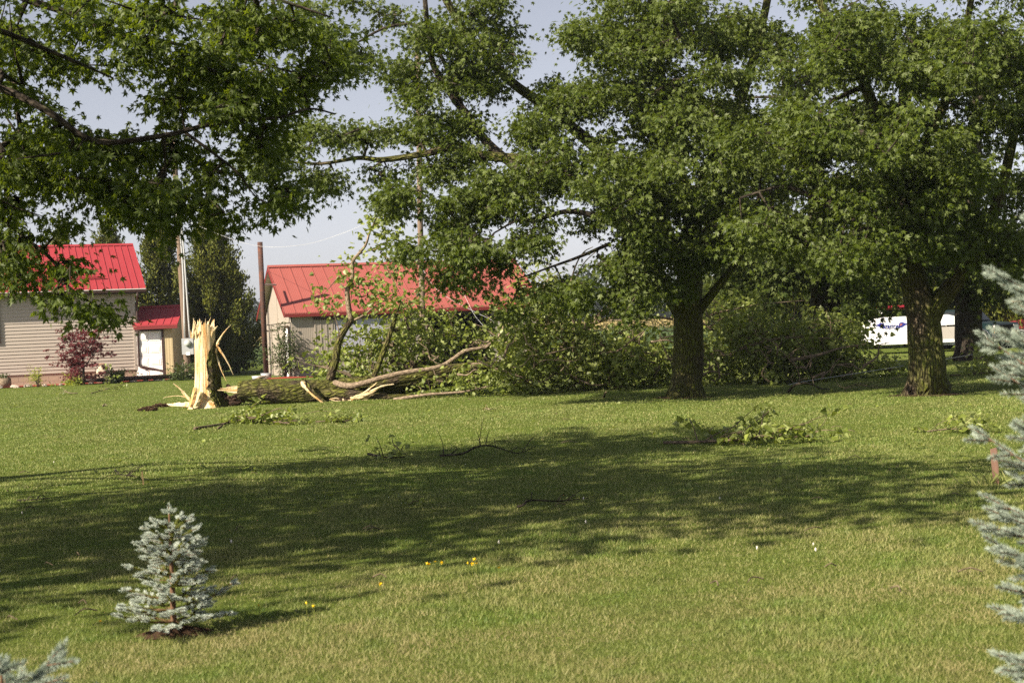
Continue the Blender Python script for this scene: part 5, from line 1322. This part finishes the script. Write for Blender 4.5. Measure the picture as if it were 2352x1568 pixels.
def red_maple():
    g = np.random.default_rng(51)
    d = 66.5; b = np.array([P(192, 878, d)[0], d, 0]); b[2] = 0
    root = thing('red_maple', 'small dark red maple in the mulch bed before the house wall', 'tree', b)
    tp = catmull([b, P(192, 850, d), P(190, 820, d), P(188, 790, d), P(190, 765, d)], 5); tr = np.linspace(.06, .015, len(tp))
    limbs = [traced(q, d, .03, .008) for q in ([(192, 850), (170, 815), (150, 780)], [(192, 845), (215, 815), (240, 790)], [(190, 820), (215, 780), (228, 762)], [(190, 825), (165, 790), (150, 765)], [(192, 855), (175, 848), (155, 838)])]
    ac = Acc(); tube(ac, tp, tr, 8); [tube(ac, p, r, 6) for p, r in limbs]; ac.build('trunk', M['bark_dark'], root, smooth=True)
    cl = [(160, 772, 18, 12, 0, .3, 12), (190, 775, 26, 14, 0, .4, 18), (222, 768, 16, 12, 0, .3, 10), (160, 800, 26, 14, 0, .5, 20), (195, 805, 34, 16, 0, .5, 30), (230, 796, 18, 9, 0, .3, 8), (165, 830, 26, 12, 0, .4, 16), (200, 835, 28, 14, 0, .4, 20), (175, 852, 24, 9, 0, .4, 12), (208, 858, 18, 7, 0, .3, 8), (185, 870, 10, 6, 0, .2, 3)]
    cl = [(192 + (q[0] - 192) * .76, q[1], q[2] * .8) + q[3:] for q in cl]
    tips = clumps(cl, d, 1, g); tubes, dirs = grow([(tp, tr)] + limbs, tips, rs=g, k=.006, rmin=.005)
    br = Acc(); [tube(br, p, r, 4, caps=False) for p, r in tubes]; br.build('branches', M['bark_dark'], root)
    lv = Acc(); leaf_clusters(lv, MAPLE, tips, unit(dirs), 24, .10, .12, .2, rs=g, flat=.45); lv.build('crown', M['red_leaf'], root)
red_maple()

def bush(name, label, px, py, d, w, h, n, mat, seed, lsz=.07, tpl=OVAL, stems=8, group=None, cat='shrub', droop=.1, sm='bark_dark', wfn=None):
    g = np.random.default_rng(seed)
    b = np.array([P(px, py, d)[0], d, 0.0])
    root = thing(name, label, cat, b, group)
    tips = []; ac = Acc()
    for k in range(stems):
        a = g.random() * 6.283; rr = w * (.3 + .7 * g.random()); zt = h * (.5 + .5 * g.random())
        e = b + [math.cos(a) * rr, math.sin(a) * rr, zt]; c = catmull([b + [math.cos(a) * .04, math.sin(a) * .04, -.02], b + [math.cos(a) * rr * .35, math.sin(a) * rr * .35, zt * .5], e], 4)
        tube(ac, c, np.linspace(.018, .005, len(c)), 5)
        for q in c[3:]: tips.append(q + g.normal(size=3) * w * .18)
    ac.build('stems', M[sm], root)
    tips = np.array(tips); tips[:, 2] = np.maximum(tips[:, 2], .04)
    lv = Acc(); leaf_clusters(lv, tpl, tips, unit(tips - b - [0, 0, h * .3]), n, lsz, w * .32, droop, rs=g, flat=.9); lv.build('leaves', M[mat], root)
    return root
bush('shrub', 'tall slender leafy shrub in front of the side door of the barn', 655, 866, 63.8, .62, 2.15, 16, 'shrub_leaf', 1, .13, stems=16)
ac = Acc()
bc = np.array([P(660, 862, 63.6)[0], 63.6, 0]); V = [bc + [0, 0, .06]]
for k in range(28):
    an = k / 28 * 6.283; V.append(bc + [math.cos(an) * 1.15, math.sin(an) * .8, .008])
ac.add(np.array(V), T=[[0, 1 + k, 1 + (k + 1) % 28] for k in range(28)]); ac.build('mulch_ring', M['mulch'], kind='structure')
# bed before the house
ac = Acc(); fp = np.array([[-7, -1.3, .03], [2.6, -1.2, .03], [2.6, .1, .05], [-7, .1, .05]]); ac.add(HF(fp), Q=[[0, 1, 2, 3]]); ac.build('mulch_bed', M['mulch'], kind='structure')
stone0 = rough_lump('edging_stone', 'small pale stone in the row edging the mulch bed', 'stone', HF(np.array([[-3, -1.35, .02]]))[0], (.16, .12, .09), 'stone', 5, 'stones edging the house bed')
g = np.random.default_rng(3)
for k in range(15):
    xx = -6.5 + k * .62 + g.normal() * .1
    o = stone0.copy(); COL.objects.link(o); o.location = Vector(HF(np.array([[xx, -1.35 + g.normal() * .05, .02]]))[0].tolist()); o.rotation_euler = (0, 0, g.random() * 6); s_ = .6 + .7 * g.random(); o.scale = (s_ * (1 + .4 * g.random()), s_, s_)
rough_lump('rock', 'white rock, largest of those at the right end of the house bed', 'rock', HF(np.array([[2.35, -1.4, .03]]))[0], (.33, .2, .17), 'stone', 6)
rough_lump('rock', 'grey flat rock right of the white rock by the garage', 'rock', HF(np.array([[3.0, -1.35, .03]]))[0], (.26, .2, .12), 'stone', 7)
bush('hosta', 'yellow-green hosta beside the downspout outlet of the house', 378, 868, 70.5, .35, .30, 16, 'hosta_leaf', 2, .20, stems=9, droop=.3, group='plants in the house bed', cat='plant')
bush('hosta', 'second yellow hosta, larger, at the garage corner', 396, 868, 70.2, .5, .34, 16, 'hosta_leaf', 3, .22, stems=9, droop=.3, group='plants in the house bed', cat='plant')
bush('hosta', 'small yellow plant left of the red maple foot', 166, 874, 66.5, .3, .28, 14, 'hosta_leaf', 4, .16, stems=6, droop=.3, group='plants in the house bed', cat='plant')
bush('flowering_plant', 'airy plant with orange-yellow flowers at the left of the house bed', 88, 874, 66, .42, .85, 8, 'hosta_leaf', 5, .09, stems=9, group='plants in the house bed', cat='plant')
bush('flowering_plant', 'upright spiky green plant right of the milk can', 268, 872, 67, .30, .55, 12, 'shrub_leaf', 6, .15, stems=12, group='plants in the house bed', cat='plant')
bush('flowering_plant', 'loose dark plant at the house corner under the downspout', 335, 868, 70, .5, .7, 10, 'shrub_leaf', 7, .14, stems=9, group='plants in the house bed', cat='plant')
bush('weeds', 'scruffy green weeds at the foot of the leaning utility pole', 425, 866, 67.5, .7, .4, 12, 'shrub_leaf', 8, .16, stems=14, group='plants in the house bed', cat='plant')
gq = np.random.default_rng(77); ac = Acc(); bq = G(2274, 1120)
for k in range(60):
    p = bq + [gq.normal() * .10, gq.normal() * .04, 0]; e = p + [gq.normal() * .06, gq.normal() * .05, .07 + .10 * gq.random()]
    w_ = np.array([.003, 0, 0]); ac.add(np.array([p - w_, p + w_, (p + e) / 2 + w_ + [0, 0, .02], e]), T=[[0, 1, 2], [0, 2, 3]])
ac.build('grass_tuft', M['grass'], label='tall grass tuft at the foot of the brown stake', cat='grass', group='tall grass tufts')
def milk_can():
    c = HF(np.array([[-1.55, -.75, .03]]))[0]
    root = thing('milk_can', 'rusty whitish milk can standing in the bed before the house', 'milk can', c)
    ac = Acc(); z = np.array([0, .02, .5, .6, .66, .72, .76]); r = np.array([.22, .24, .24, .19, .14, .14, .17]) * 1.1
    tube(ac, c + np.stack([0 * z, 0 * z, z], -1), r, 20); ac.build('body', plain('milk_paint', (.46, .38, .30), .7, .3, .2, 6, dirt=(.25, .09, .04)), root, smooth=True)
    ac = Acc(); tube(ac, c + np.array([[0, 0, .765], [0, 0, .80], [0, 0, .84]]), [.19, .19, .08], 18); ac.build('lid', plain('milk_lid', (.25, .15, .1), .8, .2, .3, 8), root)
    ac = Acc()
    for s in (-1, 1): tube(ac, catmull([c + [s * .2, 0, .66], c + [s * .32, 0, .60], c + [s * .26, 0, .48]], 4), .015, 6)
    ac.build('handle', M['rust'], root)
milk_can()
c = HF(np.array([[-5.65, -.8, 0]]))[0]; root = thing('log_planter', 'grey log planter with a sprig of green at the left edge of the bed', 'planter', c)
ac = Acc(); tube(ac, np.array([c, c + [0, 0, .42]]), [.3, .28], 16, rough=.06); ac.build('log', M['bark_pale'], root, smooth=True)
gg = np.random.default_rng(2); lv = Acc(); tp_ = c + np.array([0, 0, .5]) + gg.normal(size=(8, 3)) * .09; leaf_clusters(lv, OVAL, tp_, unit(gg.normal(size=tp_.shape)), 10, .13, .14, .1, rs=gg); lv.build('sprig', M['shrub_leaf'], root)
ac = Acc(); tube(ac, HF(np.array([[-2.9, -1.45, .16], [1.9, -1.45, .17]])), .10, 10); ac.build('drain_pipe', M['trim_brown'], smooth=True, label='long dark plastic drain pipe lying along the edge of the house bed', cat='pipe')

# little earth patches round trunks
for (px, py, r, mat) in ((1575, 913, .62, 'soil'), (2132, 907, .72, 'soil'), (400, 1443, .20, 'soil')):
    c = G(px, py); g = np.random.default_rng(int(px)); V = [c + [0, 0, .03]]
    for k in range(40):
        an = k / 40 * 6.283; rr = r * (.8 + .35 * g.random()); x_, y_ = c[0] + math.cos(an) * rr, c[1] + math.sin(an) * rr * .7; V.append([x_, y_, float(hgt(np.array(x_), np.array(y_))) + .006])
    ac = Acc(); ac.add(np.array(V), T=[[0, 1 + k, 1 + (k + 1) % 40] for k in range(40)]); ac.build('bare_earth', M['soil'], kind='structure')

# ------------------------------------------------------------------ blue spruces
M['needle_new'] = leaf_mat('needle_new', (.42, .48, .41), (.70, .75, .67), (.56, .62, .55), .15, rough=.6, spec=.2, trcol=(.4, .5, .4))
M['needle_old'] = leaf_mat('needle_old', (.12, .15, .03), (.26, .28, .06), (.18, .22, .06), .2, rough=.6, spec=.2)
M['needle_blue'] = leaf_mat('needle_blue', (.23, .28, .22), (.44, .50, .42), (.34, .40, .33), .15, rough=.6, spec=.2, trcol=(.2, .3, .22))
M['twig_orange'] = plain('twig_orange', (.14, .08, .048), .8, .2, .3, 30)
NEED = (np.array([[-.055, 0, 0], [.055, 0, 0], [0, 1, 0], [0, .5, .06]]), np.array([[0, 1, 2], [0, 3, 2]]))
def needles(ac, a, b, n, ln, g, m=0):
    "needles along the shoot a-b"
    ax = unit((b - a)[None])[0]; t = g.random(n)
    v = g.normal(size=(n, 3)); v -= ax * (v @ ax)[:, None]; v = unit(v); v[:, 2] += .25
    tipf = np.clip((t - .8) / .2, 0, 1)[:, None]
    dr = v * (1 - .6 * tipf) + ax * (.55 + 1.0 * tipf)
    p = a + (b - a) * t[:, None]
    leaves(ac, NEED, p, dr, g.normal(size=(n, 3)), ln * (.75 + .4 * g.random(n)), m)
def spruce(label, base, H, Rr, seed, levels, nn=60, shoot=.075, ln=.019, mats=('needle_new', 'needle_old'), zmin=.03, per=7, subs=6, ex=.8, lr=(.55, .62)):
    g = np.random.default_rng(seed)
    root = thing('blue_spruce', label, 'spruce', base, 'young blue spruces in the foreground')
    base = np.asarray(base, float)
    tp = catmull([base - [0, 0, .03], base + [0, 0, H * .5], base + [0, 0, H * .97]], 6)
    ac = Acc(); tube(ac, tp, np.linspace(H * .022 + .004, .004, len(tp)), 8); ac.build('trunk', M['twig_orange'], root, smooth=True)
    tw, new, old = Acc(), Acc(), Acc()
    def shoot_(a, dr, L_, fresh):
        b = a + dr * L_; tube(tw, np.array([a, b]), [.0032, .002], 4, caps=False)
        if fresh: needles(new, a + (b - a) * .15, b, nn, ln, g)
        else: needles(old, a, b, int(nn * .8), ln * .8, g)
    shoot_(base + [0, 0, H * .90], np.array([0, 0, 1.0]), H * .10 if H < 1 else .14, True)
    for k in range(4): shoot_(base + [0, 0, H * .93], unit(np.array([[math.cos(k * 1.6), math.sin(k * 1.6), .5]]))[0], shoot * .7, True)
    for li in range(levels):
        t = li / levels
        z = H * (.05 + .86 * t + .02 * g.normal()); rl = Rr * (1 - t) ** ex + shoot * .6
        n = per if t < .75 else 5
        for k in range(n):
            a = k / n * 6.283 + li * 1.1 + g.normal() * .2
            l = rl * (lr[0] + lr[1] * g.random())
            hd = np.array([math.cos(a), math.sin(a), 0]); rise = .15 + .35 * t + g.normal() * .10
            p0 = base + [0, 0, max(zmin, z)]; p1 = p0 + hd * l * .5 + [0, 0, l * rise * .25]; p2 = p0 + hd * l + [0, 0, l * rise]
            p2[2] = max(p2[2], .02)
            c = catmull([p0, p1, p2], 5); tube(tw, c, np.linspace(.006 + H * .003, .002, len(c)), 5, caps=False)
            for i in range(1, len(c) - 1):
                if l > shoot: needles(old, c[i], c[i + 1], int(nn * .75), ln * .85, g)
            e = unit((c[-1] - c[-2])[None])[0]
            shoot_(c[-1], e, shoot * (.8 + .4 * g.random()), True)
            side = np.array([-hd[1], hd[0], 0])
            ns = max(1, int(round(subs * l / Rr)))
            for s in range(ns):
                f = .28 + .72 * (s + 1) / (ns + .0); q = c[min(len(c) - 1, int(f * (len(c) - 1)))]
                for sg in (-1, 1):
                    dv = unit((hd * .75 + side * sg * (.65 + .2 * g.random()) + np.array([0, 0, .18 + .15 * g.normal()]))[None])[0]
                    L1 = shoot * (.75 + .5 * g.random()) * (1 if f > .9 else 1.35)
                    if f > .5: shoot_(q, dv, L1, True)
                    else:
                        shoot_(q, dv, L1 * .7, False); shoot_(q + dv * L1 * .7, dv, L1 * .7, True)
    tw.build('branches', M['twig_orange'], root); new.build('fresh_needles', M[mats[0]], root); old.build('old_needles', M[mats[1]], root)
b = G(400, 1443)
spruce('little blue spruce with frosty tips standing on the open lawn at the lower left', b, .66, .29, 71, 9, nn=150, shoot=.05, ln=.017, per=7, subs=5, ex=.80, lr=(.60, .46))
b = np.array([P(2352, 1100, 5.4)[0] + .66, 5.4, 0])
spruce('tall blue spruce cut by the right edge of the picture', b, 1.98, .70, 72, 17, nn=200, shoot=.10, ln=.023, mats=('needle_blue', 'needle_blue'), per=10, subs=10, ex=.16, lr=(.80, .26))
b = np.array([P(35, 1568, 4.6)[0] - .04, 4.6, 0])
spruce('spruce top with grey-blue needles in the bottom left corner', b, .60, .27, 73, 7, nn=210, shoot=.10, ln=.022, mats=('needle_blue', 'needle_blue'), per=8, subs=7)

# ------------------------------------------------------------------ flowers
M['yellow'] = plain('petal_yellow', (.80, .55, .01), .5, .3, .05)
M['clover'] = plain('clover_white', (.62, .58, .52), .7, .2, .1)
def flower(kind):
    root = bpy.data.objects.new(kind, None); COL.objects.link(root)
    if kind == 'yellow_flower':
        tag(root, 'small yellow buttercup flower standing in the sunny grass', 'flower', 'yellow flowers dotted in the lawn')
        ac = Acc(); tube(ac, np.array([[0, 0, 0], [.004, 0, .05], [0, 0, .075]]), .0015, 4); ac.build('stalk', M['needle_old'], root)
        ac = Acc(); V = [[0, 0, .072]]
        for k in range(10): r = .012 if k % 2 == 0 else .006; V.append([math.cos(k * .628) * r, math.sin(k * .628) * r, .080 if k % 2 == 0 else .076])
        ac.add(V, T=[[0, 1 + k, 1 + (k + 1) % 10] for k in range(10)]); V2 = np.array(V); V2[:, [1, 2]] = V2[:, [2, 1]] - [0, 0]; V2[:, 1] -= .077; V2[:, 2] += .077
        ac.add(V2, T=[[0, 1 + k, 1 + (k + 1) % 10] for k in range(10)]); ac.build('petals', M['yellow'], root)
    else:
        tag(root, 'tiny white clover head in the grass', 'flower', 'white clover heads in the lawn')
        ac = Acc(); tube(ac, np.array([[0, 0, 0], [0, 0, .05]]), .0015, 4); ac.build('stalk', M['needle_old'], root)
        ac = Acc(); tube(ac, np.array([[0, 0, .045], [0, 0, .052], [0, 0, .060], [0, 0, .065]]), [.002, .0055, .005, .001], 7); ac.build('head', M['clover'], root)
    return root
f0 = flower('yellow_flower')
yp = [(981, 1293), (1000, 1290), (1015, 1297), (985, 1300), (1074, 1294), (1090, 1290), (1094, 1295), (1085, 1299), (1146, 1300), (703, 1383), (720, 1391), (594, 1391), (874, 1345), (230, 1423)]
for i, (x, y) in enumerate(yp):
    q = G(x, y, .07); q[2] = 0
    if i == 0: f0.location = Vector(q.tolist()); f0.scale = (.9, .9, .9)
    else: dup(f0, q, i * 1.3, .8 + .35 * R.random())
f1 = flower('clover_flower')
g = np.random.default_rng(9)
for i in range(10):
    x, y = g.random() * 1900, 1060 + g.random() ** .8 * 230
    q = G(x, y, .05); q[2] = 0
    if i == 0: f1.location = Vector(q.tolist())
    else: dup(f1, q, i * 1.7, .8 + .5 * g.random())

# bird in the sky
c = P(595, 531, 90)
ac = Acc(); V = [[0, -.12, 0], [0, .10, 0], [-.02, 0, .03], [-.28, .02, .09], [-.26, -.05, .07], [.28, .02, .11], [.26, -.05, .09], [.05, .0, -.03]]
ac.add(np.array(V) + c, T=[[0, 2, 3], [0, 3, 4], [2, 1, 3], [0, 5, 2], [0, 6, 5], [2, 5, 1], [0, 1, 7]]); ac.build('bird', M['dark_in'], label='small dark bird flying above the rusty chimney', cat='bird')

# leaf and twig scraps strewn over the lawn by the storm
g = np.random.default_rng(19); n = 420
y = 13 * (40 / 13) ** g.random(n); x = (g.random(n) - .5) * 2 * .36 * y
ac = Acc(); p = np.stack([x, y, hgt(x, y) + .02], -1)
leaves(ac, COTTON, p, g.normal(size=(n, 3)) * [1, 1, .25], np.array([0, 0, 1.]) + g.normal(size=(n, 3)) * .5, .035 + .04 * g.random(n), m=0)
for k in range(70):
    yy = 8 * (38 / 8) ** g.random(); xx = (g.random() - .5) * .7 * yy; an = g.random() * 6.28; l = .05 + .12 * g.random()
    a0 = np.array([xx, yy, .03]); tube(ac, catmull([a0, a0 + [math.cos(an) * l * .5, math.sin(an) * l * .5, .02], a0 + [math.cos(an + .3) * l, math.sin(an + .3) * l, 0]], 2), .004, 4, m=1)
ac.build('leaf_litter', [M['cotton_leaf'], M['bark_twig']], label='tiny leaf and twig scraps strewn over the lawn', cat='litter', kind='stuff')
